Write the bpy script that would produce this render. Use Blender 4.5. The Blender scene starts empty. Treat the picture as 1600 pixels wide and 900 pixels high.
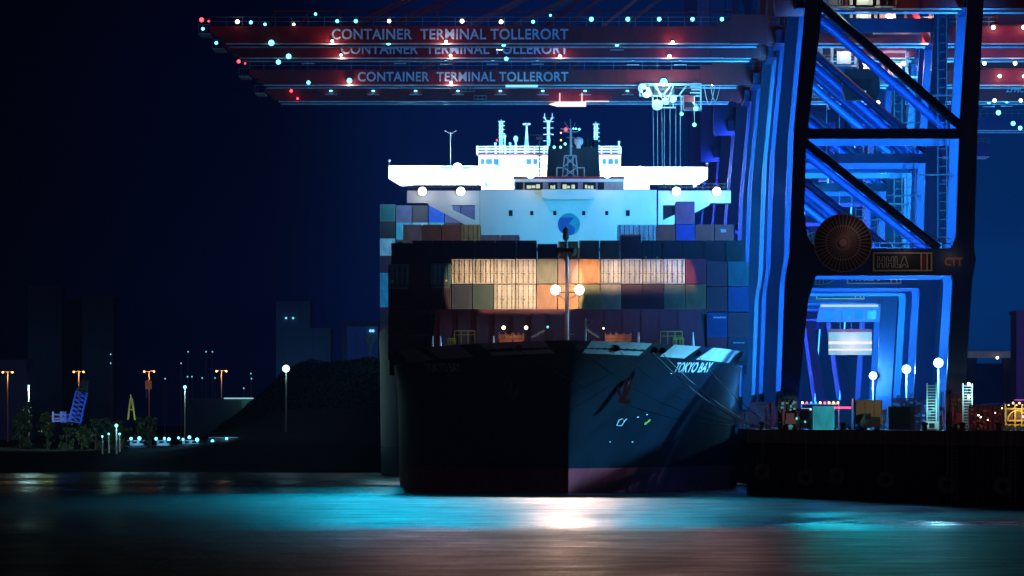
import bpy, math, random
from mathutils import Vector, Matrix
R = math.radians
random.seed(7)
scene = bpy.context.scene
C = scene.collection
# ------------------------------------------------------------------ camera
F = 12240.0            # focal length in px of a 1600 px wide picture
VX, HY, CAMH = 888.0, 659.0, 8.0
cam_d = bpy.data.cameras.new('camera'); cam = bpy.data.objects.new('camera', cam_d); C.objects.link(cam)
cam.location = (0, 0, CAMH); cam.rotation_euler = (R(90), 0, 0)
cam_d.sensor_width = 36; cam_d.lens = F / 1600 * 36
cam_d.shift_x = (800 - VX) / 1600; cam_d.shift_y = (HY - 450) / 1600
cam_d.clip_start = 1; cam_d.clip_end = 30000
scene.camera = cam
# ------------------------------------------------------------------ night sky
w = bpy.data.worlds.new('World'); scene.world = w; w.use_nodes = True
nt = w.node_tree; nt.nodes.clear()
def wn(t, **k):
    n = nt.nodes.new(t)
    for a, b in k.items(): setattr(n, a, b)
    return n
def wmath(op, a, b=None, clamp=False):
    n = wn('ShaderNodeMath', operation=op, use_clamp=clamp)
    for i, v in enumerate((a, b)):
        if v is None: continue
        if isinstance(v, (int, float)): n.inputs[i].default_value = v
        else: nt.links.new(v, n.inputs[i])
    return n.outputs[0]
def wramp(fac, pts, interp='EASE'):
    n = wn('ShaderNodeValToRGB'); n.color_ramp.interpolation = interp
    e = n.color_ramp.elements
    while len(e) < len(pts): e.new(0.5)
    for q, (p, c) in zip(e, pts): q.position = p; q.color = (*c, 1)
    nt.links.new(fac, n.inputs[0]); return n.outputs[0]
tc = wn('ShaderNodeTexCoord'); sp = wn('ShaderNodeSeparateXYZ'); nt.links.new(tc.outputs['Generated'], sp.inputs[0])
X, Y, Z = sp.outputs
# glow of the port: azimuth fraction over -0.09..+0.09 (the port lies to the north-east)
az = wmath('ADD', wmath('MULTIPLY', X, 5.0), 0.5, True)
hor = wramp(az, [(0.0, (.0002, .0002, .002)), (.14, (.0002, .0003, .0035)), (.30, (.0004, .0012, .014)), (.45, (.001, .010, .085)),
                 (.60, (.001, .015, .10)), (.78, (.001, .026, .135)), (1.0, (.0008, .009, .05))])
el = wramp(wmath('MULTIPLY', Z, 5.0, True), [(0.0, (.8, .9, .8)), (.09, (1, 1, 1)), (.2, (.9, .85, .9)), (.32, (.45, .4, .45)), (.6, (.2, .15, .15)), (1, (.06, .05, .05))])
mixs = wn('ShaderNodeMix', data_type='RGBA', blend_type='MULTIPLY'); mixs.inputs[0].default_value = 1
nt.links.new(hor, mixs.inputs[6]); nt.links.new(el, mixs.inputs[7])
# thin uneven cloud in the glow
ns = wn('ShaderNodeTexNoise'); ns.inputs['Scale'].default_value = 14; ns.inputs['Detail'].default_value = 5
nt.links.new(tc.outputs['Generated'], ns.inputs['Vector'])
cl = wramp(ns.outputs['Fac'], [(.3, (.8, .8, .8)), (.7, (1.15, 1.15, 1.15))])
mixc = wn('ShaderNodeMix', data_type='RGBA', blend_type='MULTIPLY'); mixc.inputs[0].default_value = 1
nt.links.new(mixs.outputs[2], mixc.inputs[6]); nt.links.new(cl, mixc.inputs[7])
# glow of the city across the river (south, low)
back = wmath('MULTIPLY', wmath('MULTIPLY', Y, -1.0, True), wmath('SUBTRACT', 1.0, wmath('MULTIPLY', wmath('ABSOLUTE', Z), 1.4, True)), True)
bc = wn('ShaderNodeMix', data_type='RGBA'); nt.links.new(back, bc.inputs[0])
bc.inputs[6].default_value = (0, 0, 0, 1); bc.inputs[7].default_value = (.075, .04, .058, 1)
add = wn('ShaderNodeMix', data_type='RGBA', blend_type='ADD'); add.inputs[0].default_value = 1
nt.links.new(mixc.outputs[2], add.inputs[6]); nt.links.new(bc.outputs[2], add.inputs[7])
bg = wn('ShaderNodeBackground'); nt.links.new(add.outputs[2], bg.inputs[0]); bg.inputs[1].default_value = 1.0
out = wn('ShaderNodeOutputWorld'); nt.links.new(bg.outputs[0], out.inputs[0])
vs = scene.view_settings; vs.view_transform = 'Standard'; vs.look = 'None'; vs.exposure = 0; vs.gamma = 1; vs.use_curve_mapping = False
cy = scene.cycles
cy.use_denoising = True
try: cy.denoiser = 'OPENIMAGEDENOISE'
except Exception: pass
cy.max_bounces = 4; cy.diffuse_bounces = 2; cy.glossy_bounces = 3; cy.sample_clamp_indirect = 3; cy.sample_clamp_direct = 0
cy.use_light_tree = True; cy.caustics_reflective = False; cy.caustics_refractive = False

# ------------------------------------------------------------------ helpers
def P(px, py, Y): return Vector(((px - VX) * Y / F, Y, CAMH + (HY - py) * Y / F))
def XW(px, Y): return (px - VX) * Y / F
def ZW(py, Y): return CAMH + (HY - py) * Y / F
MATS = {}
def mat(name, col, rough=.5, metal=0, emit=None, es=0, dirt=.25, scale=.6, bump=0, alt=None, spec=.5):
    if name in MATS: return MATS[name]
    m = bpy.data.materials.new(name); m.use_nodes = True; t = m.node_tree; b = t.nodes['Principled BSDF']
    b.inputs['Roughness'].default_value = rough; b.inputs['Metallic'].default_value = metal
    b.inputs['Specular IOR Level'].default_value = spec
    c2 = alt if alt else tuple(v * (1 - dirt) for v in col)
    tx = t.nodes.new('ShaderNodeTexCoord'); mp = t.nodes.new('ShaderNodeMapping'); mp.inputs['Scale'].default_value = (1, 1, .35)
    n = t.nodes.new('ShaderNodeTexNoise'); n.inputs['Scale'].default_value = scale; n.inputs['Detail'].default_value = 6; n.inputs['Roughness'].default_value = .65
    t.links.new(tx.outputs['Object'], mp.inputs[0]); t.links.new(mp.outputs[0], n.inputs['Vector'])
    r = t.nodes.new('ShaderNodeValToRGB'); e = r.color_ramp.elements
    e[0].position = .38; e[0].color = (*c2, 1); e[1].position = .6; e[1].color = (*col, 1)
    t.links.new(n.outputs['Fac'], r.inputs[0]); t.links.new(r.outputs[0], b.inputs['Base Color'])
    if bump:
        bp = t.nodes.new('ShaderNodeBump'); bp.inputs['Strength'].default_value = bump; t.links.new(n.outputs['Fac'], bp.inputs['Height']); t.links.new(bp.outputs[0], b.inputs['Normal'])
    if emit:
        b.inputs['Emission Color'].default_value = (*emit, 1); b.inputs['Emission Strength'].default_value = es
    MATS[name] = m; return m
class MB:
    def __init__(s): s.v = []; s.f = []; s.mi = []; s.m = 0
    def add(s, vs, fs):
        o = len(s.v); s.v += [tuple(v) for v in vs]; s.f += [tuple(i + o for i in f) for f in fs]; s.mi += [s.m] * len(fs); return s
    def box(s, x0, x1, y0, y1, z0, z1):
        return s.add([(x0,y0,z0),(x1,y0,z0),(x1,y1,z0),(x0,y1,z0),(x0,y0,z1),(x1,y0,z1),(x1,y1,z1),(x0,y1,z1)],
                     [(0,3,2,1),(4,5,6,7),(0,1,5,4),(1,2,6,5),(2,3,7,6),(3,0,4,7)])
    def prism(s, pts, y0, y1):              # polygon in x,z extruded along y
        n = len(pts)
        a = sum(pts[i][0]*pts[(i+1)%n][1]-pts[(i+1)%n][0]*pts[i][1] for i in range(n))
        if a < 0: pts = pts[::-1]
        vs = [(x,y0,z) for x,z in pts] + [(x,y1,z) for x,z in pts]
        return s.add(vs, [tuple(range(n)), tuple(range(2*n-1, n-1, -1))] + [((i+1)%n, i, n+i, n+(i+1)%n) for i in range(n)])
    def bar(s, p, q, w=.1, h=None):
        p = Vector(p); q = Vector(q); d = (q-p).normalized(); h = h or w
        up = Vector((0,0,1)) if abs(d.z) < .95 else Vector((0,1,0))
        a = d.cross(up).normalized()*w/2; b = a.cross(d).normalized()*h/2
        vs = [p-a-b,p+a-b,p+a+b,p-a+b,q-a-b,q+a-b,q+a+b,q-a+b]
        return s.add(vs, [(0,3,2,1),(4,5,6,7),(0,1,5,4),(1,2,6,5),(2,3,7,6),(3,0,4,7)])
    def tube(s, p, q, r, r2=None, n=10):
        p = Vector(p); q = Vector(q); d = (q-p).normalized(); r2 = r if r2 is None else r2
        up = Vector((0,0,1)) if abs(d.z) < .95 else Vector((0,1,0))
        a = d.cross(up).normalized(); b = a.cross(d).normalized()
        vs = []
        for c, rr in ((p,r),(q,r2)):
            for i in range(n):
                t = 2*math.pi*i/n; vs.append(c + a*math.cos(t)*rr + b*math.sin(t)*rr)
        return s.add(vs, [(i,(i+1)%n,n+(i+1)%n,n+i) for i in range(n)] + [tuple(range(n-1,-1,-1)), tuple(range(n,2*n))])
    def ball(s, c, r, rz=None, n=10, m=6, ry=None):
        rz = rz or r; ry = ry or r; c = Vector(c); vs = [c+Vector((0,0,rz))]
        for j in range(1,m):
            a = math.pi*j/m
            for i in range(n):
                t = 2*math.pi*i/n; vs.append(c+Vector((math.sin(a)*math.cos(t)*r, math.sin(a)*math.sin(t)*ry, math.cos(a)*rz)))
        vs.append(c-Vector((0,0,rz))); fs = []
        for i in range(n): fs.append((0,1+i,1+(i+1)%n))
        for j in range(m-2):
            for i in range(n):
                a = 1+j*n+i; b = 1+j*n+(i+1)%n; fs.append((a,a+n,b+n,b))
        L = len(vs)-1; o = 1+(m-2)*n
        for i in range(n): fs.append((L,o+(i+1)%n,o+i))
        return s.add(vs, fs)
    def mesh(s, name, mats):
        me = bpy.data.meshes.new(name); me.from_pydata(s.v, [], s.f); me.update()
        for m in (mats if isinstance(mats, (list, tuple)) else [mats]): me.materials.append(m)
        if any(s.mi): me.polygons.foreach_set('material_index', s.mi)
        return me
    def build(s, name, mats, parent=None, loc=(0,0,0)):
        return link(name, s.mesh(name, mats), parent, loc)
def smooth(o):
    o.data.polygons.foreach_set('use_smooth', [True]*len(o.data.polygons)); return o
def link(name, me, parent=None, loc=(0,0,0)):
    o = bpy.data.objects.new(name, me); C.objects.link(o); o.location = loc
    if parent: o.parent = parent
    return o
def tag(o, label, cat, group=None):
    o['label'] = label; o['category'] = cat
    if group: o['group'] = group
    return o
def struct(o, kind='structure'): o['kind'] = kind; return o
def thing(name, label, cat, loc=(0,0,0), group=None):
    return tag(link(name, None, None, loc), label, cat, group)
def light(kind, loc, power, col, parent=None, rot=(0,0,0), name='light', **k):
    d = bpy.data.lights.new(name, kind); d.energy = power; d.color = col
    for a, b in k.items(): setattr(d, a, b)
    o = bpy.data.objects.new(name, d); C.objects.link(o); o.location = loc; o.rotation_euler = rot
    if parent: o.parent = parent
    return o
def aim(o, d):                              # point a lamp's -Z along d (parent not rotated)
    o.rotation_euler = Vector(d).to_track_quat('-Z', 'Y').to_euler(); return o
TXT = {}
def text_mesh(s, wd, ht, m, depth=.05, shear=0, bold=.02, space=1.0, split=None):
    """text fitted to a wd x ht box in x,z, front facing -y, origin at lower left"""
    key = (s, wd, ht, m.name, shear)
    if key in TXT: return TXT[key]
    cu = bpy.data.curves.new('txt', 'FONT'); cu.body = s; cu.size = 1; cu.extrude = .02; cu.offset = bold; cu.space_character = space
    o = bpy.data.objects.new('txt', cu); C.objects.link(o)
    dg = bpy.context.evaluated_depsgraph_get()
    me = bpy.data.meshes.new_from_object(o.evaluated_get(dg))
    bpy.data.objects.remove(o)
    xs = [v.co.x for v in me.vertices]; ys = [v.co.y for v in me.vertices]; zs = [v.co.z for v in me.vertices]
    x0, x1, y0, y1, z1 = min(xs), max(xs), min(ys), max(ys), max(zs)
    for v in me.vertices:
        u = (v.co.x-x0)/(x1-x0)*wd; q = (v.co.y-y0)/(y1-y0)*ht; d = v.co.z/z1*depth/2
        v.co = (u + shear*q, -d, q)
    me.materials.clear(); me.materials.append(m); TXT[key] = me; return me

# ------------------------------------------------------------------ materials
M_blue = mat('crane_blue_paint', (.005, .045, .21), .45, dirt=.3)
M_dark = mat('dark_steel', (.012, .012, .02), .5)
M_red = mat('crane_red_paint', (.34, .009, .015), .5, dirt=.35)
M_rail = mat('rail_steel', (.75, .68, .66), .35, .3)
M_grey = mat('grey_steel', (.30, .32, .34), .5)
M_white = mat('white_paint', (.78, .8, .8), .45, dirt=.12, scale=.3)
M_cream = mat('cream_paint', (.70, .62, .5), .5)
M_letter = mat('letter_paint', (.62, .74, .85), .5, dirt=.1)
M_orange = mat('orange_paint', (.62, .2, .04), .5)
M_yellow = mat('yellow_paint', (.65, .48, .04), .5)
M_green = mat('green_paint', (.05, .3, .06), .5)
M_glass = mat('dark_glass', (.01, .02, .03), .1)
M_black = mat('black_rubber', (.012, .012, .012), .7)
M_conc = mat('concrete', (.11, .11, .12), .8, scale=.4, dirt=.5, bump=.2)
M_asph = mat('quay_asphalt', (.05, .05, .055), .6, scale=.1, dirt=.4)
def emis(name, col, s): return mat(name, (.02,.02,.02), emit=col, es=s)
E_white = emis('lamp_white', (1, .93, .86), 7)
E_cyan = emis('lamp_cyan', (.16, .85, 1), 3.5)
E_red = emis('lamp_red', (1, .04, .06), 6)
E_blue = emis('lamp_blue', (.02, .25, 1), 5)
E_sod = emis('lamp_sodium', (1, .45, .15), 5)
E_warm = emis('lamp_warm', (1, .8, .45), 5)
E_soft = emis('lamp_soft_cyan', (.2, .7, .9), 1.4)
E_win = emis('lit_window', (.75, .9, .62), .8)
def lamp_mesh(name, em, r, flat=1.0, hood=True):
    mb = MB(); mb.m = 1; mb.ball((0,-.02,0), r, r*flat, 12, 7, ry=r*.8); mb.m = 0
    if hood: mb.box(-r*.8, r*.8, r*.5, r*1.2, -r*.6*flat, r*.7*flat); mb.bar((0,r,r*.5*flat), (0,r*1.1,r*1.3), r*.2)
    return mb.mesh(name, [M_dark, em])
LM = {}
def lamp(px_name, em, r, parent, loc, flat=1.0, name='lamp'):
    r = r*(.72 if r > .2 else .85)
    k = (em.name, round(r,3), flat)
    if k not in LM: LM[k] = lamp_mesh('lamp', em, r, flat)
    return link(name, LM[k], parent, loc)

# ------------------------------------------------------------------ water
def wpt(py): return CAMH*F/(py-HY)          # distance at which the water shows at row py
me = MB()
me.add([(-4000,30,0),(4000,30,0),(4000,7000,0),(-4000,7000,0)], [(0,1,2,3)])
wm = bpy.data.materials.new('river_water'); wm.use_nodes = True; t = wm.node_tree; b = t.nodes['Principled BSDF']
b.inputs['Base Color'].default_value = (.001, .003, .006, 1); b.inputs['IOR'].default_value = 1.33
tx = t.nodes.new('ShaderNodeTexCoord'); 
def tn(tt, **k):
    n = t.nodes.new(tt)
    for a, c in k.items(): setattr(n, a, c)
    return n
def noise(scale, vec_scale, detail=3, rough=.5):
    mp = tn('ShaderNodeMapping'); mp.inputs['Scale'].default_value = vec_scale; t.links.new(tx.outputs['Object'], mp.inputs[0])
    n = tn('ShaderNodeTexNoise'); n.inputs['Scale'].default_value = scale; n.inputs['Detail'].default_value = detail; n.inputs['Roughness'].default_value = rough
    t.links.new(mp.outputs[0], n.inputs['Vector']); return n.outputs['Fac']
def mth(op, a, c, cl=False):
    n = tn('ShaderNodeMath', operation=op, use_clamp=cl)
    for i, v in enumerate((a, c)):
        if isinstance(v, (int, float)): n.inputs[i].default_value = v
        else: t.links.new(v, n.inputs[i])
    return n.outputs[0]
sx = tn('ShaderNodeSeparateXYZ'); t.links.new(tx.outputs['Object'], sx.inputs[0])
# wind-ruffled and calm lanes lie along the river: roughness by distance, wandering a little
wob = mth('MULTIPLY', mth('SUBTRACT', noise(1, (.006, .012, 1), 3), .5), 110.0)
dist = mth('ADD', sx.outputs[1], wob)
rp = tn('ShaderNodeValToRGB'); rp.color_ramp.interpolation = 'EASE'
lanes = [(520, .43), (572, .46), (583, .38), (606, .25), (634, .25), (672, .40), (700, .43), (800, .43), (850, .40), (885, .22), (950, .24), (985, .46), (1010, .2), (1060, .2), (1100, .46), (1120, .2), (1200, .4)]
e = rp.color_ramp.elements
while len(e) < len(lanes): e.new(.5)
for q, (d_, r_) in zip(e, lanes): q.position = (d_-400)/900; q.color = (r_,)*3 + (1,)
t.links.new(mth('DIVIDE', mth('SUBTRACT', dist, 400.0), 900.0, True), rp.inputs[0])
fine = mth('ADD', mth('MULTIPLY', noise(1, (.12, .10, 1), 6, .75), 1.5), .28)
pm = mth('MULTIPLY', mth('SUBTRACT', noise(1, (.012, .006, 1), 3), .42), 5.0, True)
brk = mth('ADD', rp.outputs[0], mth('MULTIPLY', pm, mth('SUBTRACT', .36, rp.outputs[0], True)))
t.links.new(mth('MULTIPLY', brk, fine, True), b.inputs['Roughness'])
bp = tn('ShaderNodeBump'); bp.inputs['Strength'].default_value = 1; bp.inputs['Distance'].default_value = .5
t.links.new(mth('MULTIPLY', noise(1, (.2, .085, 1), 6, .72), mth('MULTIPLY', mth('SUBTRACT', brk, .12, True), 3.0)), bp.inputs['Height']); t.links.new(bp.outputs[0], b.inputs['Normal'])
struct(me.build('river_water', wm))

# ------------------------------------------------------------------ quay
QZ = 7.05
quay_pts = [(19.6,850),(22.9,905),(22.9,6000),(3500,6000),(3500,500),(79.6,500)]
mb = MB(); n = len(quay_pts)
mb.add([(x,y,QZ) for x,y in quay_pts], [tuple(reversed(range(n)))])
q = mb.build('quay_pavement', M_asph); struct(q)
if q.data.polygons[0].normal.z < 0: q.data.flip_normals()
mb = MB()
fA, fB = Vector((79.6,500,0)), Vector((19.6,850,0)); fC = Vector((22.9,905,0)); fD = Vector((22.9,2200,0))
def wall_piles(mb, a, b_, step, amp):
    L = (b_-a).length; k = int(L/step); d = (b_-a).normalized(); nn = Vector((d.y,-d.x,0))
    if nn.x > 0 : nn = -nn
    pts = []
    for i in range(k+1):
        p = a + d*(L*i/k); pts.append(p + nn*(amp if (i//2) % 2 else 0))
    for p, r_ in zip(pts, pts[1:]): mb.add([(p.x,p.y,-2),(r_.x,r_.y,-2),(r_.x,r_.y,QZ-1.2),(p.x,p.y,QZ-1.2)], [(0,1,2,3)])
wall_piles(mb, fA, fB, .55, .3); wall_piles(mb, fB, fC, .55, .3)
mb.add([(22.9,905,-2),(22.9,2200,-2),(22.9,2200,QZ-1.2),(22.9,905,QZ-1.2)], [(0,1,2,3)])
M_pile = mat('sheet_piling', (.011, .011, .016), .75, scale=.5, dirt=.6)
struct(mb.build('quay_wall', M_pile))
mb = MB()
for a, b_ in ((fA,fB),(fB,fC),(fC,fD)):
    d = (b_-a).normalized(); nn = Vector((d.y,-d.x,0)); nn = -nn if nn.x > 0 else nn
    vs = []
    for p in (a,b_):
        for off, z in ((.45,QZ-1.3),(.45,QZ+.12),(-.5,QZ+.12),(-.5,QZ+.0)): vs.append((p.x+nn.x*off, p.y+nn.y*off, z))
    mb.add(vs, [(0,1,5,4),(1,2,6,5),(2,3,7,6)])
M_cop = mat('coping_concrete', (.3, .24, .26), .8, scale=.5, dirt=.6)
struct(mb.build('quay_coping', M_cop))
dq = (fA-fB).normalized(); nq = Vector((-abs(dq.y),-abs(dq.x),0)).normalized()
def on_face(px):                            # point of the quay edge seen at column px
    k = (px-VX)/F; # X = k*Y ; X = 19.6 + s*dq.x, Y = 850 + s*dq.y
    s_ = (k*850-19.6)/(dq.x-k*dq.y); return fB + dq*s_
# fenders: tubes hung on chains
for i, (px, py) in enumerate([(1205,738),(1273,747),(1322,744),(1398,750),(1495,758),(1583,760)]):
    p = on_face(px); z = ZW(py, p.y); 
    f = thing('tyre_fender', ['black tyre fender on the dark quay wall nearest the ship bow', 'black tyre fender second along the quay wall from the ship',
        'black tyre fender on the quay wall below the teal quay container', 'black tyre fender on the quay wall below the dark navy container',
        'black tyre fender beside the lit ladder on the quay wall', 'black tyre fender at the right end of the quay wall'][i], 'fender', (p.x+nq.x*.9, p.y+nq.y*.9, z), 'fenders along the quay wall')
    mb = MB(); nseg = 16
    vs = []; fs = []
    for a in range(nseg):
        A = 2*math.pi*a/nseg
        for c in range(8):
            B = 2*math.pi*c/8; rr = .62 + .3*math.cos(B); vs.append((rr*math.cos(A), .3*math.sin(B), rr*math.sin(A)))
    for a in range(nseg):
        for c in range(8): fs.append((a*8+c, a*8+(c+1)%8, ((a+1)%nseg)*8+(c+1)%8, ((a+1)%nseg)*8+c))
    mb.add(vs, fs); smooth(mb.build('tyre', mat('fender_rubber', (.16,.16,.17), .4), f))
    mb = MB()
    for k in range(12):
        zz = .9 + k*(QZ-z-1.0)/12; mb.bar((0,.2,zz), (.03*(-1)**k,.2,zz+(QZ-z-1.0)/13), .09)
    mb.build('chain', M_grey, f)
for i, px in enumerate((1500, 1592)):
    p = on_face(px); mb = MB()
    for s_ in (-.25,.25): mb.bar((s_,0,-6.2),(s_,0,0), .07)
    for k in range(18): mb.bar((-.25,0,-6+k*.34),(.25,0,-6+k*.34), .05)
    tag(mb.build('quay_ladder', M_grey, None, (p.x+nq.x*.55, p.y+nq.y*.55, QZ-.3)), ['steel ladder on the quay wall right of the fifth fender','steel ladder on the quay wall at the far right'][i], 'ladder', 'ladders on the quay wall')

# ------------------------------------------------------------------ gantry cranes
def ax(px): return (px-1245)/14.07
def azz(py): return (HY-py)/14.07 + .95
CACHE = {}
def cpart(key, fn, mats):
    if key not in CACHE:
        mb = MB(); fn(mb); CACHE[key] = mb.mesh(key, mats)
    return CACHE[key]
RAILX = 25.4
def poly(pts): return [(ax(x), azz(y)) for x, y in pts]
WS = poly([(1219,632),(1226,440),(1233,395),(1236,300),(1240,200),(1254,50),(1262,-45),(1290,-45),(1280,50),(1263,190),(1259,230),(1256,330),(1261,372),(1276,391),(1276,426),(1262,470),(1246,632)])
LS = poly([(1476,632),(1488,440),(1486,428),(1486,388),(1493,370),(1498,220),(1499,190),(1511,0),(1511,-45),(1538,-45),(1536,0),(1527,190),(1521,390),(1524,405),(1518,440),(1506,632)])
def build_crane(Yc, name_label, boom_up=False, text=True, lamps=(), blue=1.0, tint=(.015,.27,1), reel=True, sign=True, ctt=True, splay=0):
    root = thing('container_crane', name_label, 'crane', (RAILX, Yc, QZ), 'gantry cranes along the quay')
    FY = 22.0
    for y in (0, FY):
        link('leg', cpart('leg_ws', lambda m: m.prism(WS, -1.0, 1.0), M_blue), root, (0, y, 0))
        if splay:
            link('leg', cpart('leg_sp', lambda m: (m.prism([(18.0,2),(19.6,2),(17.2,18),(15.8,18)],-.9,.9), m.prism([(15.8,18),(17.2,18),(18.3,52),(16.8,52)],-.9,.9)), M_blue), root, (0, y, 0))
        else:
            link('leg', cpart('leg_ls', lambda m: m.prism(LS, -1.0, 1.0), M_blue), root, (0, y, 0))
        link('portal_beam', cpart('pbeam', lambda m: (m.prism(poly([(1262,388),(1490,388),(1490,431),(1262,431)]), -.85, .85)), M_blue), root, (0, y, 0))
        link('upper_beam', cpart('ubeam', lambda m: (m.prism(poly([(1256,201),(1504,201),(1504,217),(1256,217)]), -.5, .5)), M_blue), root, (0, y, 0))
        link('top_beam', cpart('tbeam', lambda m: (m.prism(poly([(1262,-30),(1530,-30),(1530,-6),(1262,-6)]), -.6, .6)), M_blue), root, (0, y, 0))
        for a, b_, r_ in (((1274,0),(1504,200),.52), ((1252,218),(1466,388),.46)):
            link('diagonal_brace', cpart('diag%d' % a[1], lambda m, a=a, b_=b_, r_=r_: m.tube((ax(a[0]),0,azz(a[1])), (ax(b_[0]),0,azz(b_[1])), r_, n=14), M_blue), root, (0, y, 0))
    # sill beams, cross beams, bogies
    for x in (-.9, 17.8):
        link('sill_beam', cpart('sill', lambda m: m.box(-.8,.8,-3,25,2.6,4.4), M_blue), root, (x,0,0))
        link('cross_beam', cpart('xb', lambda m: m.box(-.5,.5,1,21,0,1.6), M_blue), root, (x+1.3,0,47))
        link('cross_beam', cpart('xb', None, M_blue), root, (x+.8,0,17))
        for y in (-2, 20):
            def bog(m):
                m.box(-.45,.45,-3.2,5.2,1.2,1.9); m.box(-.6,.6,-3.6,.6,.7,1.2); m.box(-.6,.6,1.4,5.6,.7,1.2); m.prism([(-.5,1.9),(.5,1.9),(.35,2.7),(-.35,2.7)],.2,1.8)
                for s_ in (-.75,.75): m.box(s_-.12,s_+.12,-3.4,-2.2,.35,2.3)
            b_ = link('bogie', cpart('bogie', bog, M_red), root, (x,y,0))
            for yy in (-3,-1.9,-.6,1.9,3.2,4.6):
                link('wheel', cpart('cwheel', lambda m: (m.tube((-.2,0,0),(.2,0,0),.38,n=12), m.tube((-.32,0,0),(.32,0,0),.14,n=8)), M_grey), b_, (0,yy,.42))
    # stair shaft on the landside legs
    def lad(m):
        for x in (0, 1.0):
            for y in (0, .9): m.bar((x,y,0),(x,y,28),.09)
        for k in range(29): m.bar((0,0,k*1.0),(1.0,0,k*1.0),.07); m.bar((0,0,k),(1,.9,k+.5),.05); m.bar((0,.9,k),(1.0,.9,k),.05)
        for z in (9, 18): m.box(-2.4,1.8,-.1,1.3,z,z+.15)
    link('stair_shaft', cpart('ladder', lad, M_dark), root, (ax(1478), FY-2.8, azz(392)))
    def rail(m):
        for z in (.55,1.1): m.bar((0,0,z),(15.5,0,z),.07)
        for k in range(12): m.bar((k*15.5/11,0,0),(k*15.5/11,0,1.1),.07)
    link('handrail', cpart('brail', rail, M_grey), root, (ax(1268),.8,azz(388)))
    link('handrail', cpart('brail', rail, M_grey), root, (ax(1268),FY+.6,azz(388)))
    if reel:
        def rl(m):
            m.m = 0; m.tube((0,0,0),(0,.5,0),3.2,n=40); m.m = 1
            for k in range(40):
                a = 2*math.pi*k/40; m.bar((.5*math.cos(a),-.06,.5*math.sin(a)),(3.15*math.cos(a),-.06,3.15*math.sin(a)),.07)
            for r_ in (3.2, .8, 1.9):
                for k in range(40):
                    a = 2*math.pi*k/40; c = 2*math.pi*(k+1)/40; m.bar((r_*math.cos(a),-.08,r_*math.sin(a)),(r_*math.cos(c),-.08,r_*math.sin(c)),.09)
            m.tube((0,-.35,0),(0,.9,0),.45,n=14)
        link('cable_reel', cpart('reel', rl, [M_dark, mat('reel_steel', (.42,.26,.22), .5)]), root, (ax(1316), -1.75, azz(380)))
    if sign:
        def sg(m):
            m.box(0,6.6,0,.1,0,2.1)
        s_ = link('company_sign', cpart('sign', sg, M_dark), root, (ax(1363), -1.02, azz(424)))
        def fr(m):
            for a in ((0,6.6,0,.16),(0,6.6,1.94,2.1)): m.box(a[0],a[1],-.04,.0,a[2],a[3])
            for x in (0,6.42,5.28,5.94): m.box(x,x+.16,-.04,0,.16,1.94)
        link('sign_border', cpart('signfr', fr, mat('sign_cream', (.66,.52,.4), .5)), s_)
        link('sign_stripe', cpart('signst', lambda m: m.box(5.5,5.86,-.04,0,.3,1.8), M_red), s_)
        # outlined letters
        def hh(m):
            def outl(pts):
                for p, q_ in zip(pts, pts[1:]+pts[:1]): m.bar((p[0],-.03,p[1]),(q_[0],-.03,q_[1]),.07)
            for x in (0, 1.0): outl([(x,0),(x+.22,0),(x+.22,.45),(x+.55,.45),(x+.55,0),(x+.8,0),(x+.8,1.15),(x+.55,1.15),(x+.55,.7),(x+.22,.7),(x+.22,1.15),(x,1.15)])
            outl([(1.95,0),(2.6,0),(2.6,.25),(2.2,.25),(2.2,1.15),(1.95,1.15)])
            outl([(2.5,0),(2.75,0),(2.85,.3),(3.1,.3),(3.2,0),(3.45,0),(3.08,1.15),(2.87,1.15)])
        link('sign_lamp', cpart('slamp', lambda m: (m.bar((3.3,0,2.2),(3.3,-1.6,3.0),.08), m.box(2.8,3.8,-1.8,-1.5,2.9,3.05)), M_dark), s_)  # lamp arm added to make the sign readable
        light('POINT', (3.6,-2.6,2.2), 26, (1,.75,.6), s_, shadow_soft_size=.3); light('POINT', (8.6,-2.6,1.6), 26, (1,.75,.6), s_, shadow_soft_size=.3); light('POINT', (-2.2,-3.4,4.6), 30, (1,.6,.55), s_, shadow_soft_size=.3)  # added points that brighten sign, side letters and cable reel
        link('sign_lettering', cpart('hhla', hh, mat('sign_letter', (.6,.58,.6), .5)), s_, (.5,0,.45))
    if ctt:
        link('lettering', text_mesh('CTT', 2.0, .95, mat('orange_letter', (.55,.2,.1), .5), bold=.03), root, (ax(1475), -1.06, azz(416)))
    # girder over the quay and apex frame
    GZ = 54.3-QZ
    def gir(m):
        for y in (6.5,14.0):
            m.box(-1,48,y,y+1.0,GZ,GZ+2.05)
        for k in range(12): m.box(k*4,k*4+.5,7.5,14,GZ+.6,GZ+1.2)
    link('girder', cpart('girder%d' % splay, gir, M_blue if splay else M_red), root)
    def grl(m):
        m.box(2,48,6.3,6.55,GZ-.22,GZ-.03); m.box(2,48,14.9,15.1,GZ-.22,GZ-.03)
    link('trolley_rail', cpart('grail', grl, M_rail), root)
    def apx(m):
        for y in (3,18):
            m.bar((1.5,y,GZ),(4,y*.55+5,76),1.0); m.bar((18.5,y,GZ),(5,y*.55+5,76),.7)
        m.box(3,6,7,15,75,77)
    link('apex_frame', cpart('apex%d' % splay, apx, M_blue if splay else M_red), root)
    def mh(m): m.box(27,38,5,16,GZ+2.3,GZ+6.0); m.box(26.6,38.4,4.6,16.4,GZ+2.1,GZ+2.3)
    if not boom_up: link('winch_house', cpart('wh', lambda m: m.box(11,14,5.5,8,GZ+2.1,GZ+4.4), M_red), root)
    if not boom_up: link('machine_house', cpart('mh', mh, M_red), root)
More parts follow.
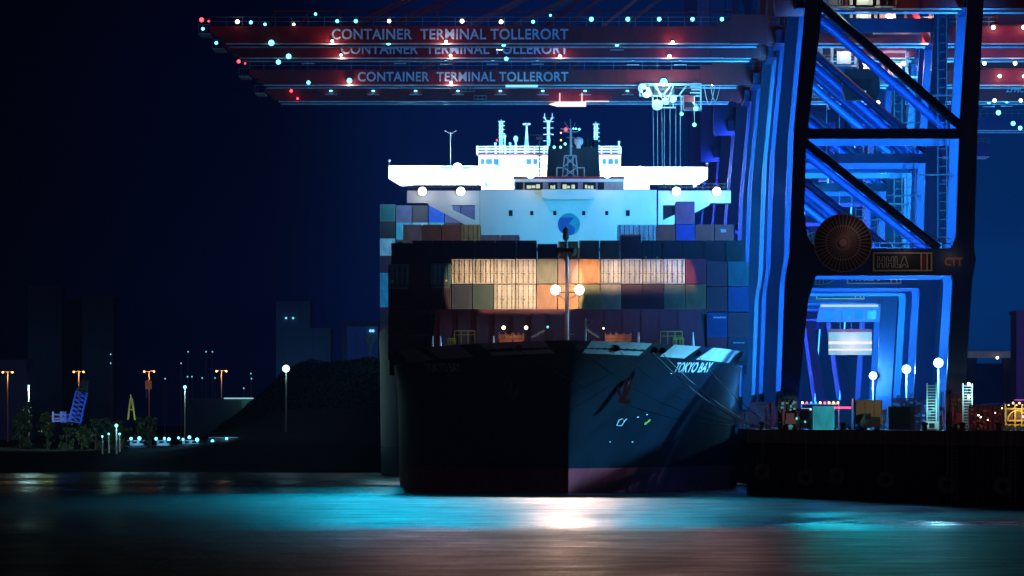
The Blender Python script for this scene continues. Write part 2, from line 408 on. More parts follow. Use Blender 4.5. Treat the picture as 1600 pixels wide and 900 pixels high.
    def hr(m):
        for k in range(50): m.bar((-1+k,6.3,GZ+2.05),(-1+k,6.3,GZ+3.15),.06)
        for z in (2.6,3.15): m.bar((-1,6.3,GZ+z),(48,6.3,GZ+z),.06)
    link('handrail', cpart('ghr', hr, M_grey), root)
    # boom, origin at its hinge
    BL = 67.0
    def bo(m):
        for y in (6.5,14.0):
            m.prism([(-BL+2.5,0),(0,0),(0,2.05),(-BL,2.05),(-BL,1.4)], y, y+1.0)
        for k in range(17): m.box(-BL+1+k*4,-BL+1.4+k*4,7.5,14,.5,1.1)
        m.box(-3.5,1.0,5.6,6.5,-.1,3.4); m.box(-5,-1,5.9,6.4,.2,2.6)
    boom = link('boom', cpart('boom%d' % splay, bo, M_blue if splay else M_red), root, (-2.2,0,GZ))
    if boom_up: boom.rotation_euler = (0, R(88.5), 0)
    def br(m): m.box(-BL+2,0,6.3,6.55,-.2,-.03); m.box(-BL+2,0,14.9,15.15,-.2,-.03)
    if not boom_up: link('trolley_rail', cpart('brail2', br, M_rail), boom)
    def bh(m):
        for z in (.55,1.1): m.bar((-BL,6.2,2.05+z),(-2,6.2,2.05+z),.05)
        for k in range(34): m.bar((-BL+k*2,6.2,2.05),(-BL+k*2,6.2,3.15),.05)
        m.box(-BL-1.4,-BL,6,15,1.0,1.2)
        for y in (6,15): m.bar((-BL-1.4,y,2.2),(-BL,y,2.2),.06); m.bar((-BL-1.4,y,1.2),(-BL-1.4,y,2.2),.06)
    link('handrail', cpart('bhr', bh, M_grey), boom)
    def st(m):
        for y in (8,14):
            m.bar((-50,y,2.2),(6,y,29),.22); m.bar((-49.2,y,2.2),(6.8,y,29),.14); m.bar((-26,y,2.2),(6.4,y,28),.22)
    if not boom_up: link('forestay', cpart('stay', st, M_red), boom)
    if not boom_up:
        def tr(m):                          # folded upper walkway frame
            m.bar((-59.5,9,4.05),(-2,9,3.9),.16)
            for k in range(15): m.bar((-59+k*4,9,3.95),(-60.2+k*4,9,2.05),.12)
        link('stay_frame', cpart('sfr', tr, M_red), boom)
    if text:
        link('lettering', text_mesh('CONTAINER  TERMINAL TOLLERORT', 28.9, 1.32, M_letter, bold=.018, space=1.06), boom, (-54.3+2.2, 6.45, .42))
    s = F/Yc
    for (px, py, kind, r_) in lamps:        # lamps given where the photo shows them
        yy = 6.0
        ss = F/(Yc+yy); lx = (px-VX)/ss - RAILX; lz = (HY-py)/ss + CAMH - QZ
        em, flat = {'w':(E_white,1),'c':(E_cyan,1),'r':(E_red,1),'e':(E_cyan,.5),'b':(E_blue,1)}[kind]
        par, off = (boom, (lx+2.2, yy, lz-GZ)) if lx < -2.2 else (root, (lx, yy, lz))
        lamp('', em, r_, par, off, flat)
        if px > 1500 and kind != 'e': light('POINT', (off[0], off[1]-.9, off[2]), 70, (1,.6,.6) if kind == 'w' else (.2,.7,1), par, shadow_soft_size=.1)
        if kind == 'e':                     # pale plate added below a walkway lamp to show its spill
            link('lamp_tray', cpart('tray', lambda m: m.box(-.85,.85,-.5,.5,-.04,.04), mat('tray_paint', (.7,.75,.8), .6)), par, (off[0], off[1], off[2]-.55))
            light('POINT', (off[0], off[1]-.1, off[2]-.32), 12, (.2,.8,1), par, shadow_soft_size=.1)
    # blue light bars on the rear of the near frame, shining on the far frame
    for i_, (xa, z0, xb, z1) in enumerate(((-.9,4,0,24),(.2,27,1.3,46),(17.4,4,18.3,17),(18.5,21,19.9,46))):
        link('light_bar', cpart('lbar%d' % i_, lambda m, q_=(xa,z0,xb,z1): m.bar((q_[0],1.06,q_[1]),(q_[2],1.06,q_[3]),.2,.1), E_blue), root)
        light('AREA', ((xa+xb)/2, 1.3, (z0+z1)/2), 4800*blue*(z1-z0)/20, tint, root, (R(90),0,0), shape='RECTANGLE', size=.5, size_y=z1-z0, spread=R(110))
    light('AREA', (ax(1375), 1.1, azz(405)), 3200*blue, tint, root, (R(90),0,0), shape='RECTANGLE', size=14, size_y=.5, spread=R(140))
    light('AREA', (ax(1380), .9, azz(208)), 3800*blue, tint, root, (R(90),0,0), shape='RECTANGLE', size=15, size_y=.5, spread=R(150))
    return root, boom

A_l = []
crA, _ = build_crane(870, 'nearest and darkest crane with its boom raised, large cable reel and outlined sign', boom_up=True, text=False, lamps=A_l)
B_l = [(371,34,'w',.34),(392,35,'c',.3),(414,38,'c',.25),(459,38,'w',.22),(493,22,'c',.25),(527,33,'c',.3),(556,33,'c',.32),(608,33,'w',.3),(722,33,'w',.34),(783,34,'w',.34),
       (833,34,'c',.3),(860,24,'c',.18),(924,30,'c',.38),(981,30,'c',.38),(1030,30,'c',.36),(1082,30,'c',.34),(1128,30,'c',.34),(315,31,'r',.38),(317,45,'c',.28),(326,33,'r',.14),
       (519,64,'w',.2),(697,65,'w',.24),(1051,66,'w',.28),(424,67,'c',.5),(607,69,'e',.34),(787,71,'e',.36),(964,71,'e',.34),(1552,43,'w',.36),(1599,43,'w',.3)]
crB, boB = build_crane(951, 'second crane from the front, its red lettered boom the topmost of the row', lamps=B_l, blue=1.0)
C_l = [(338,67,'c',.3),(451,88,'c',.45),(533,86,'w',.22),(704,87,'w',.26),(875,88,'w',.3),(1046,88,'w',.34),(791,92,'c',.36),(435,97,'c',.42),(1538,99,'w',.34),(1586,99,'w',.34),(1412,99,'w',.36)]
crC, boC = build_crane(989, 'third crane from the front, its lettered boom half hidden under the topmost boom', lamps=C_l, blue=1.25, tint=(.02,.42,1), ctt=False)
D_l = [(373,96,'r',.34),(383,99,'r',.14),(481,93,'e',.36),(625,93,'e',.42),(697,94,'e',.36),(770,94,'e',.38),(840,94,'e',.3),(989,95,'e',.26),(1063,95,'e',.34),
       (546,126,'c',.5),(705,129,'w',.28),(482,129,'c',.36),(1037,128,'c',.7),(1113,133,'w',.14),(1132,93,'w',.2),(1125,93,'w',.2),(1562,119,'w',.34),(1554,157,'w',.34),(1595,157,'w',.34),(1600,119,'w',.3),(1372,160,'w',.36)]
crD, boD = build_crane(1069, 'fourth crane from the front, its lettered boom carrying the brightly lit trolley', lamps=D_l, blue=1.0, ctt=False)
E_l = [(455,142,'r',.3),(465,154,'r',.2)] + [(517+66.2*k,142,'e',.34) for k in range(9)] + [(1560,176,'c',.5),(1583,193,'c',.46),(1594,200,'c',.42),(1545,161,'e',.34),(1573,160,'e',.3)]
crE, boE = build_crane(1124, 'fifth crane from the front with the lowest visible boom, dim and unlettered', text=False, lamps=E_l, blue=.9, tint=(.05,.2,1), ctt=False)
crF, _ = build_crane(1236, 'sixth crane from the front with raised boom, behind the hanging white container', boom_up=True, text=False, reel=False, sign=False, ctt=False, splay=1, tint=(.08,.16,1))
crG, _ = build_crane(1360, 'seventh crane from the front with raised boom, seen far inside the blue portals', boom_up=True, text=False, reel=False, sign=False, ctt=False, splay=1, tint=(.08,.16,1))
crH, _ = build_crane(1490, 'farthest crane with raised boom and splayed blue legs, innermost of the portals', boom_up=True, text=False, reel=False, sign=False, ctt=False, splay=1, tint=(.05,.18,1))
# lights under the booms: points along the rails, beams aimed at the water
def wl(o, px, py, Yw): p = P(px, py, Yw); return (p.x-o.location.x, p.y-o.location.y, p.z-o.location.z)
for o, Yc, pts in ((crB, 951, ((519,66),(697,67),(1051,67))), (crC, 989, ((533,89),(704,89),(875,89),(1046,89))), (crD, 1069, ((546,130),(705,131),(1037,133)))):
    for px, py in pts:
        light('POINT', wl(o, px, py+2.2, Yc+5.4), 90, (1,.78,.7), o, shadow_soft_size=.2)
for o, Yc, pts in ((crB, 951, (560,680,787,964)), (crC, 989, (540,620,700,1040)), (crD, 1069, (590,700,900,1080))):
    for px in pts: light('SPOT', wl(o, px, 70 if o is crB else 93 if o is crC else 134, Yc+4.5), 32000, (.0,.48,.8), o, (-R(73),0,0), shadow_soft_size=1.2, spot_size=R(24), spot_blend=.9)
for tgt, pw, cl_, sz in (((25,480,0), 260000, (0,.6,.62), 15), ((27,690,0), 60000, (.0,.28,1), 14), ((40,640,0), 50000, (.0,.4,.9), 10)):
    p_ = Vector(wl(crB, 1262, 70, 955)); L = light('SPOT', p_, pw, cl_, crB, shadow_soft_size=1.0, spot_size=R(sz), spot_blend=1); aim(L, Vector(tgt)-p_-crB.location)  # added beams with no fixture, tinting the water at right
# lettering on the fifth crane's girder
link('lettering', text_mesh('ZPMC', 2.6, .85, M_letter, bold=.02), crE, ((1572-VX)*1130/F-RAILX, 6.45, (HY-144)*1130/F+CAMH-QZ))
# trolley of the fourth crane
def trolley(o, Yc):
    W = lambda px, py, dy=0: wl(o, px, py, Yc+10+dy)
    def fr(m):
        for dy in (-4,4):
            for a, b_ in (((1000,131),(1095,131)),((1000,150),(1095,150)),((1000,131),(1000,150)),((1095,131),(1095,172)),((1068,150),(1068,172)),((1068,172),(1095,172)),((1020,131),(1035,150)),((1050,131),(1035,150)),((1075,150),(1095,172)),((1012,131),(1020,152)),((1075,131),(1060,150)),((1080,140),(1095,140)),((1078,136),(1094,136)),((1078,145),(1094,145)),((1052,150),(1052,168)),((1020,168),(1056,168)),((1020,150),(1020,168))):
                m.bar(W(*a,dy), W(*b_,dy), .2)
        for px, py in ((1000,131),(1000,150),(1095,131),(1068,150),(1095,172)): m.bar(W(px,py,-4), W(px,py,4), .2)
    t_ = link('trolley', cpart('trolley', fr, mat('trolley_paint', (.5,.6,.62), .5)), o)
    def sh(m):
        for px, py, r_ in ((1004,138,.65),(1010,146,.6),(1027,164,.75),(1040,158,.5),(1052,155,.5)):
            c = Vector(W(px,py,-4.3)); m.tube(c, c+Vector((0,.4,0)), r_, n=18)
    link('sheave', cpart('sheaves', sh, M_white), t_)
    c = Vector(W(1077,161,-4)); 
    def cab(m): m.box(-.75,.75,-.8,1.6,-.85,.85); m.box(-.85,.85,-.9,1.7,.85,1.0)
    k = link('operator_cab', cpart('opcab', cab, M_red), t_, c)
    link('cab_window', cpart('opwin', lambda m: m.box(-.62,.62,-.86,-.81,-.6,.1), M_glass), k)
    def hz(m): m.box(*[v for v in (-1.6,1.6,-1,1,-.7,.7)]); m.tube((-1.2,-1.3,.1),(1.2,-1.3,.1),.4)
    link('hoist_drum', cpart('hoist', hz, M_grey), t_, W(1035,141))
    for px, py, r_ in ((1065,178,.36),(1085,195,.38),(1087,170,.42),(1012,139,.3)):
        lamp('', E_cyan if px != 1012 else E_white, r_, t_, W(px,py,-5))
    def hang(m):
        for px, py in ((1065,178),(1085,195)): m.bar(W(px,150,-5), W(px,py,-5), .08)
        # festoon cable loops
        for x0, x1, dp in ((1026,1052,24),(1100,1117,30),(1110,1125,24)):
            pts = [W(x0+(x1-x0)*i/10, 134+dp*math.sin(math.pi*i/10), -4.6) for i in range(11)]
            for a, b_ in zip(pts, pts[1:]): m.bar(a, b_, .08)
    link('cable', cpart('festoon', hang, M_white), t_)
    def ro(m):
        for px, dx in ((1020,2),(1027,1),(1034,1),(1038,0),(1047,0),(1056,0),(1063,0)):
            for dy in (-3,3): m.bar(W(px,150,dy), W(px+dx,290,dy), .07)
    link('hoist_rope', cpart('ropes', ro, M_white), t_)
    light('POINT', W(1040,138,-6.5), 900, (.35,.85,1), o, shadow_soft_size=.4)
    light('POINT', W(1012,146,-6.5), 300, (.6,.95,1), o, shadow_soft_size=.3)
    light('POINT', W(1086,158,-6.5), 330, (.3,.8,1), o, shadow_soft_size=.3)
    light('SPOT', W(1040,175,-6.5), 9000, (.05,.45,1), o, (0,0,0), spot_size=R(70), spot_blend=1, shadow_soft_size=.3)
trolley(crD, 1069)
for px, tx in ((650,-17),(780,-12),(1010,10),(1120,17)):
    p_ = Vector(wl(crB, px, 72, 955)); L = light('SPOT', p_, 7000, (.9,.85,.75), crB, shadow_soft_size=.5, spot_size=R(40), spot_blend=.8); aim(L, Vector((tx,984,31.4))-p_-crB.location)  # added spots with no fixture, lifting the container row below the bridge
# trolley under the fifth crane's boom, glowing in place of its blurred lights
def plat(m): m.box(-2.1,2.1,-1,1,-.3,.3); m.prism([(-3.2,.0),(-2.1,-.3),(-2.1,.3)],-1,1)
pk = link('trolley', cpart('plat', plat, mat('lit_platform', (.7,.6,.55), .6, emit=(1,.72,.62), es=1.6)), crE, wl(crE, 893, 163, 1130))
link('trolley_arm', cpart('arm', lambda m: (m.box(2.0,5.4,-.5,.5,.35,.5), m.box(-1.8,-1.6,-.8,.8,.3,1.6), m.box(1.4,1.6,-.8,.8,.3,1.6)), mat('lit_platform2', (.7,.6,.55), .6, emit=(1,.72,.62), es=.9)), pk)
pk2 = link('service_platform', cpart('plat2', lambda m: m.box(-2.2,2.2,-.8,.8,-.14,.14), E_soft), crD, wl(crD, 815, 134.5, 1075))  # whole platform set glowing so that it looks lit
for (px,py,Yc,o) in ((731,137,1069,crD),(750,155,1124,crE)):
    def bsk(m):
        for z in (-.5,0,.5): 
            for y in (-.5,.5): m.bar((-.9,y,z),(.9,y,z),.08)
        for x in (-.9,-.3,.3,.9):
            for y in (-.5,.5): m.bar((x,y,-.5),(x,y,.5),.08)
        m.box(-.9,.9,-.5,.5,-.56,-.5)
    link('service_basket', cpart('basket', bsk, M_grey), o, wl(o, px, py, Yc+5))
# cab of the second crane, hanging below its girder
def cb(m): m.prism([(-1.9,-1.2),(1.9,-1.2),(2.3,.2),(2.1,2.6),(-2.0,2.6),(-2.3,.2)],-1.5,1.5); m.box(-.3,.3,-.3,.3,2.6,5)
k = link('operator_cab', cpart('cabB', cb, M_dark), crB, wl(crB, 1345, 142, 957))
link('cab_window', cpart('cabBw', lambda m: (m.box(-1.2,1.2,-1.56,-1.51,.2,1.4),), M_glass), k)
link('cab_window', cpart('cabBw2', lambda m: (m.box(-.5,.6,-1.56,-1.51,-.3,-.05),), E_soft), k)
# bright working lights on the machinery platforms above the portals
for o, Yc, pts in ((crB,951,((1392,30,'w'),(1448,44,'w'))),(crC,989,((1353,103,'w'),))):
    for px, py, _k in pts:
        light('POINT', wl(o, px, py-3, Yc+4.5), 1500, (1,.66,.5), o, shadow_soft_size=.2)
def gear(m):
    for x in (0,3.0): m.bar((x,0,0),(x,0,3.0),.35)
    m.bar((0,0,3.0),(3.0,0,3.0),.3); m.box(.6,2.4,-.5,.8,0,1.6); m.box(-3.2,-1.2,-.3,.9,0,2.4); m.bar((-4,0,-.2),(5,0,-.2),.2)
    for k_ in range(10): m.bar((-4+k_,-.6,0),(-4+k_,-.6,1.1),.05)
    m.bar((-4,-.6,1.1),(5,-.6,1.1),.05)
for o, px, py, Yc in ((crB,1415,50,951),(crB,1330,36,951),(crC,1380,118,989),(crC,1300,100,989),(crD,1360,128,1069),(crA,1330,8,870),(crE,1300,150,1124)):
    link('winch_gear', cpart('gear', gear, mat('gear_paint', (.5,.3,.26), .5)), o, wl(o, px, py, Yc+4.8))
    light('POINT', wl(o, px+20, py-18, Yc+2.6), 420, (.6,1,.85) if px < 1350 else (1,.6,.55), o, shadow_soft_size=.1)

# ------------------------------------------------------------------ ships
def hull_fn(bow, beam, ztop, Ld, Lw, stern):
    def zt(Y):
        d = Y-bow
        if d < 38: return ztop + .9*(1-d/38)**1.5
        if d < 42: return ztop - (d-38)/4*1.7
        return ztop-1.7
    def stem(z): return bow + 8*(1-min(max(z,0)/ztop,1))**1.3
    def hb(Y, z):
        q = min(max(z,0)/ztop, 1.02); wv = q**1.5
        s0 = stem(z); td = min(max((Y-s0)/Ld, 0), 1); tw = min(max((Y-s0)/Lw, 0), 1)
        d = (1-(1-td)**2.6)**.72; w_ = (1-(1-tw)**2.0)**.95
        v = beam*(wv*d + (1-wv)*w_)
        if Y > stern-30: v *= 1-.12*((Y-stern+30)/30)**2
        return v
    return zt, stem, hb
def build_hull(root, bow, beam, ztop, Ld, Lw, stern, mats, zred=2.8, nu=70):
    zt, stem, hb = hull_fn(bow, beam, ztop, Ld, Lw, stern)
    us = [(i/nu)**2.2 for i in range(nu+1)]
    def grid(name, lo, hi, nv, m):
        mb = MB()
        for sgn in (-1,1):
            vs = []
            for i, u in enumerate(us):
                for j in range(nv+1):
                    f = j/nv
                    z1 = hi
                    z = lo + (z1-lo)*f if hi is not None else None
                    if hi is None:
                        Yd = bow + (stern-bow)*u; z = lo + (zt(Yd)-lo)*f
                    s0 = stem(z); Yv = s0 + (stern-s0)*u
                    vs.append((sgn*hb(Yv,z), Yv, z))
            fs = []
            for i in range(nu):
                for j in range(nv):
                    a = i*(nv+1)+j; q_ = (a, a+1, a+nv+2, a+nv+1)
                    fs.append(q_ if sgn < 0 else q_[::-1])
            mb.add(vs, fs)
        vs = [(-hb(stern,lo),stern,lo),(hb(stern,lo),stern,lo),(hb(stern,hi or ztop-1.7),stern,hi or ztop-1.7),(-hb(stern,hi or ztop-1.7),stern,hi or ztop-1.7)]
        mb.add(vs, [(3,2,1,0)])
        return smooth(mb.build(name, m, root))
    grid('boot_topping', -1.5, zred, 4, mats[1])
    h = grid('hull', zred, None, 16, mats[0])
    mb = MB()
    vs = []
    for u in us:
        Yd = bow+.6+(stern-bow-.6)*u; z = zt(Yd)-1.15; b_ = hb(Yd, z)-.05; vs += [(-b_,Yd,z),(b_,Yd,z)]
    mb.add(vs, [(2*i,2*i+1,2*i+3,2*i+2) for i in range(len(us)-1)])
    mb.build('deck', mat('deck_paint', (.09,.035,.03), .7), root)
    return zt, stem, hb
M_hull = mat('hull_paint', (.0025,.010,.022), .5, dirt=.4, scale=.25, spec=.25)
M_boot = mat('boot_paint', (.45,.04,.06), .5, dirt=.35, scale=.3)
t = M_hull.node_tree; b = t.nodes['Principled BSDF']
g_ = t.nodes.new('ShaderNodeTexCoord'); sp_ = t.nodes.new('ShaderNodeSeparateXYZ'); cb_ = t.nodes.new('ShaderNodeCombineXYZ'); br_ = t.nodes.new('ShaderNodeTexBrick')
t.links.new(g_.outputs['Object'], sp_.inputs[0]); t.links.new(sp_.outputs[1], cb_.inputs[0]); t.links.new(sp_.outputs[2], cb_.inputs[1]); t.links.new(cb_.outputs[0], br_.inputs['Vector'])
for k_, v_ in (('Scale',1),('Brick Width',7),('Row Height',2.4),('Mortar Size',.035),('Mortar Smooth',.5)): br_.inputs[k_].default_value = v_
bp_ = t.nodes.new('ShaderNodeBump'); bp_.inputs['Strength'].default_value = .5; bp_.inputs['Distance'].default_value = .012
n_ = t.nodes.new('ShaderNodeTexNoise'); n_.inputs['Scale'].default_value = .35; n_.inputs['Detail'].default_value = 4; t.links.new(g_.outputs['Object'], n_.inputs['Vector'])
m_ = t.nodes.new('ShaderNodeMath'); m_.operation = 'SUBTRACT'; t.links.new(n_.outputs['Fac'], m_.inputs[0]); t.links.new(br_.outputs['Fac'], m_.inputs[1])
t.links.new(m_.outputs[0], bp_.inputs['Height']); t.links.new(bp_.outputs[0], b.inputs['Normal'])
ship = thing('container_ship', 'large dark hulled container ship seen bow on with white bridge and foremast floodlights', 'ship', (0,865,0))
inv = Matrix.Translation((0,-865,0))
sh = link('ship_tmp', None); bpy.data.objects.remove(sh)
# everything of the ship is built in world coordinates; its root's offset is taken off at the end
SHIP1 = []
BOW, BEAM, ZT, STERN = 865.0, 21.0, 16.1, 1125.0
zt, stem, hb = build_hull(ship, BOW, BEAM, ZT, 55, 105, STERN, (M_hull, M_boot))
def ship_part(name, mb_or_me, m=None, parent=ship):
    return mb_or_me.build(name, m, parent) if isinstance(mb_or_me, MB) else link(name, mb_or_me, parent)
# white bulwark stripe: find the deck edge station seen at a column
def edge_Y(px):
    sg = 1 if px > VX else -1; lo, hi = BOW+.2, BOW+38
    for _ in range(40):
        mid = (lo+hi)/2; x = VX + sg*hb(mid, zt(mid)-.7)*F/mid
        if abs(x-VX) < abs(px-VX): lo = mid
        else: hi = mid
    return (lo+hi)/2
def stripe(px0, px1, slant=7):
    mb = MB(); sg = 1 if px0 > VX else -1; n_ = 26; vs = []
    for i in range(n_+1):
        px = px0+(px1-px0)*i/n_
        for k_, (dz, sl) in enumerate(((-1.42, -slant), (-.02, slant))):
            Yv = edge_Y(px + sg*sl*.8 if 0 < i < n_ or abs(px-VX) < 240 else px); z = zt(Yv)+dz; vs.append((sg*(hb(Yv,z)+.05), Yv-.04, z))
    fs = [(2*i,2*i+1,2*i+3,2*i+2) for i in range(n_)]
    mb.add(vs, fs if sg < 0 else [f[::-1] for f in fs]); return smooth(mb.build('bulwark_panel', mat('bulwark_white', (.62,.68,.7), .45, dirt=.2), ship))
for a, b_ in ((918,1010),(1043,1082),(1101,1146)): stripe(a, b_)
for a, b_ in ((857,758),(728,676),(664,630)): stripe(a, b_)
# ship name, laid on the flare
from mathutils.bvhtree import BVHTree
hull_o = [o for o in ship.children if o.name.startswith('hull')][0]
bvh = BVHTree.FromPolygons([v.co.copy() for v in hull_o.data.vertices], [tuple(p.vertices) for p in hull_o.data.polygons])
def on_hull(px, py, lift=.06):
    d = Vector(((px-VX)/F, 1, (HY-py)/F)).normalized(); h = bvh.ray_cast(Vector((0,0,CAMH)), d)
    if h[0] is None: return None
    nn = h[1] if h[1].dot(d) < 0 else -h[1]; return h[0] + nn*lift
def decal(name, pts_mesh, x0, x1, y0, y1, m, parent, shear=0, W=1, H=1):
    me = pts_mesh.copy()
    import bmesh
    bm = bmesh.new(); bm.from_mesh(me); bmesh.ops.delete(bm, geom=[f for f in bm.faces if f.normal.y > -.5], context='FACES'); bmesh.ops.triangulate(bm, faces=bm.faces); bm.to_mesh(me); bm.free()
    for v in me.vertices:
        u, q_ = v.co.x/W, v.co.z/H; p = on_hull(x0+(x1-x0)*u+shear*q_, y1+(y0-y1)*q_, .12); v.co = p if p else (0,900,5)
    me.materials.clear(); me.materials.append(m); return link(name, me, parent)
tm = text_mesh('TOKYO BAY', 5, 1, M_letter, bold=.02)
decal('ship_name', tm, 1050, 1106, 565, 581, mat('name_white', (.8,.85,.88), .5), ship, 8, 5, 1)
decal('ship_name', tm, 668, 724, 566, 580, mat('name_white', (.8,.85,.88), .5), ship, -6, 5, 1)
def patch(name, pts, m):
    mb = MB(); vs = []
    for p in pts: q_ = on_hull(*p, .1); vs.append(q_)
    if all(vs): mb.add(vs, [tuple(range(len(vs)))]); mb.build(name, m, ship)
M_mark = mat('mark_white', (.75,.85,.9), .5); M_marky = mat('mark_yellow', (.5,.6,.1), .5)
for a, b_ in (((962,664),(966,655)),((966,655),(971,653)),((971,653),(974,657)),((974,657),(970,664)),((970,664),(962,664)),((974,657),(978,653))):
    patch('hull_marking', [(a[0],a[1]),(b_[0],b_[1]),(b_[0]+1.1,b_[1]+.8),(a[0]+1.1,a[1]+.8)], M_mark)
for c in ((1008,661),(1013,657),(996,651),(952,690),(987,690),(1010,647),(1048,583)):
    y_ = c[0] in (1008,1013); patch('hull_marking', [(c[0]-3,c[1]+2),(c[0]-1,c[1]-2),(c[0]+3,c[1]-2.5),(c[0]+1,c[1]+1.5)] if y_ else [(c[0]-1.5,c[1]+.8),(c[0]-1,c[1]-.8),(c[0]+1.5,c[1]-.8),(c[0]+1,c[1]+.8)], M_marky if y_ else M_mark)
# anchor and its pocket
p = on_hull(975, 606, 0)
mb = MB(); s_ = Vector((0,-1,0))
mb.bar(p+Vector((.3,-.5,1.8)), p+Vector((0,-.9,-1.4)), .4); mb.bar(p+Vector((-1.0,-.9,.4)), p+Vector((0,-1.0,-1.6)), .35); mb.bar(p+Vector((.9,-.9,.9)), p+Vector((0,-1.0,-1.6)), .35); mb.bar(p+Vector((-.7,-.9,-1.4)), p+Vector((.7,-.9,-1.5)), .5)
mb.build('anchor', mat('anchor_steel', (.5,.5,.52), .5), ship)
mb = MB(); mb.tube(p+Vector((.4,.9,2.0)), p+Vector((.3,-.4,1.6)), .8, .9, 16); mb.build('hawse_pipe', M_dark, ship)
p = on_hull(800, 606, 0)
if p:
    mb = MB(); mb.bar(p+Vector((-.3,-.5,1.8)), p+Vector((0,-.9,-1.4)), .4); mb.bar(p+Vector((-1.0,-.9,.9)), p+Vector((0,-1.0,-1.6)), .35); mb.bar(p+Vector((.9,-.9,.4)), p+Vector((0,-1.0,-1.6)), .35)
    mb.build('anchor', M_dark, ship)
# fairleads (dark oval openings) on the bulwark
for px in (962, 868, 905, 1022, 1034, 1090, 812, 738, 748):
    Yv = edge_Y(px); sg = 1 if px > VX else -1; z = zt(Yv)-.75; c = Vector((sg*(hb(Yv,z)+.02), Yv-.05, z))
    mb = MB(); 
    for k_ in range(12):
        a = 2*math.pi*k_/12; b2 = 2*math.pi*(k_+1)/12; mb.bar(c+Vector((.42*math.cos(a),-.1,.3*math.sin(a))), c+Vector((.42*math.cos(b2),-.1,.3*math.sin(b2))), .14)
    mb.tube(c+Vector((0,-.08,0)), c+Vector((0,.2,0)), .34, n=12)
    mb.build('fairlead', M_black if px != 905 else M_grey, ship)
# breakwater
YB = 897.5
mb = MB(); z0, z1 = zt(YB)-1.2, ZW(483, YB)
mb.prism([(-15.9,z0),(15.9,z0),(15.1,z1),(-15.1,z1)], YB, YB+.3)
for k_ in range(-7,8): mb.box(k_*2.1-.05, k_*2.1+.05, YB-.15, YB, z0, z1-.3)
M_brk = mat('breakwater_paint', (.17,.03,.045), .6, dirt=.3)
mb.build('breakwater', M_brk, ship)
mb = MB(); mb.tube((XW(712,YB),YB-.3,ZW(467,903)),(XW(712,YB),YB+.1,ZW(467,903)),.9,n=24)
# lashing structures that carry the containers
mb = MB()
for Yb, zb in ((919, 26.45), (984, 29.9)):
    for k_ in range(-9, 9):
        x = k_*2.45+1.22; mb.box(x-.15,x+.15,Yb-.1,Yb+.4,13.5,zb-.1); mb.box(x-.15,x+.15,Yb+11.6,Yb+12.1,13.5,zb-.1)
    mb.box(-20.6,20.6,Yb-.1,Yb+12.1,zb-.25,zb-.02)
    mb.build('lashing_bridge', mat('lashing_steel', (.05,.03,.04), .6), ship); mb = MB()
mb.box(-20.6,20.6,903,915.4,14.6,15.1); mb.box(-16,16,903,915.4,20.4,20.95); mb.box(-15.7,15.7,904,915,15.1,20.4)
mb.build('hatch_base', mat('lashing_steel', (.05,.03,.04), .6), ship)
# foremast
YM = 880.0; sm = F/YM
mb = MB(); W = lambda px, py, dy=0: P(px, py, YM+dy)
mb.tube(W(886,545), W(886,402), .25, .2, 12); mb.tube(W(886,402), W(884,352), .17, .08, 8)
mb.bar(W(872,398), W(897,398), .16); mb.bar(W(872,398), W(885,408), .16); mb.bar(W(897,398), W(886,408), .16)
mb.bar(W(864,457), W(908,457), .16)
mb.bar(W(886,470), W(866,457), .1); mb.bar(W(886,470), W(906,457), .1)
for k_ in range(24): z = 12+k_*.55; mb.bar((XW(889.5,YM),YM-.3,z+4),(XW(892.5,YM),YM-.3,z+4),.05)
fm = mb.build('foremast', mat('mast_grey', (.16,.13,.17), .5), ship)
mb = MB()
for px, py in ((873,393),(896,393),(884,362),(884,370)): c = W(px,py,-.2); mb.ball(c,.36,.5,8,6)
mb.box(W(874,392).x, W(896,392).x, YM-.3, YM+.3, W(0,394).z, W(0,388).z)
mb.build('mast_fitting', M_dark, fm)
for px in (868, 905):
    lamp('', E_white, .78, fm, W(px,453,.2), name='floodlight')
    L = light('SPOT', W(px,453,1.9), 36000, (1,.74,.48), ship, shadow_soft_size=.03, spot_size=R(41 if px < 888 else 36), spot_blend=.12)
    sg = 1 if px > 888 else -1; aim(L, (-.2 if sg < 0 else .27, 1, .03)); c = W(px,453,1.9); lo = -.16 if px < 888 else .04
    lo = -.063 if px < 888 else .02; mb = MB(); mb.box(c.x-.46,c.x+.46,c.y+.5,c.y+.54,c.z-.45,c.z+lo); mb.box(c.x-.46,c.x+.46,c.y+.5,c.y+.54,c.z+.095,c.z+.42)
    for x_ in (-.46,.42): mb.box(c.x+x_,c.x+x_+.04,c.y-.8,c.y+.54,c.z+.38,c.z+.42)
    mb.build('barn_door', M_dark, fm)  # hidden shutters added to cut the beam to the container rows
    light('POINT', W(px,453,-1.4), 120, (1,.78,.55), ship, shadow_soft_size=.35)
light('SPOT', W(887,450,-1.6), 56000, (1,.6,.44), ship, (-R(80),0,R(-5)), shadow_soft_size=.6, spot_size=R(42), spot_blend=.9)
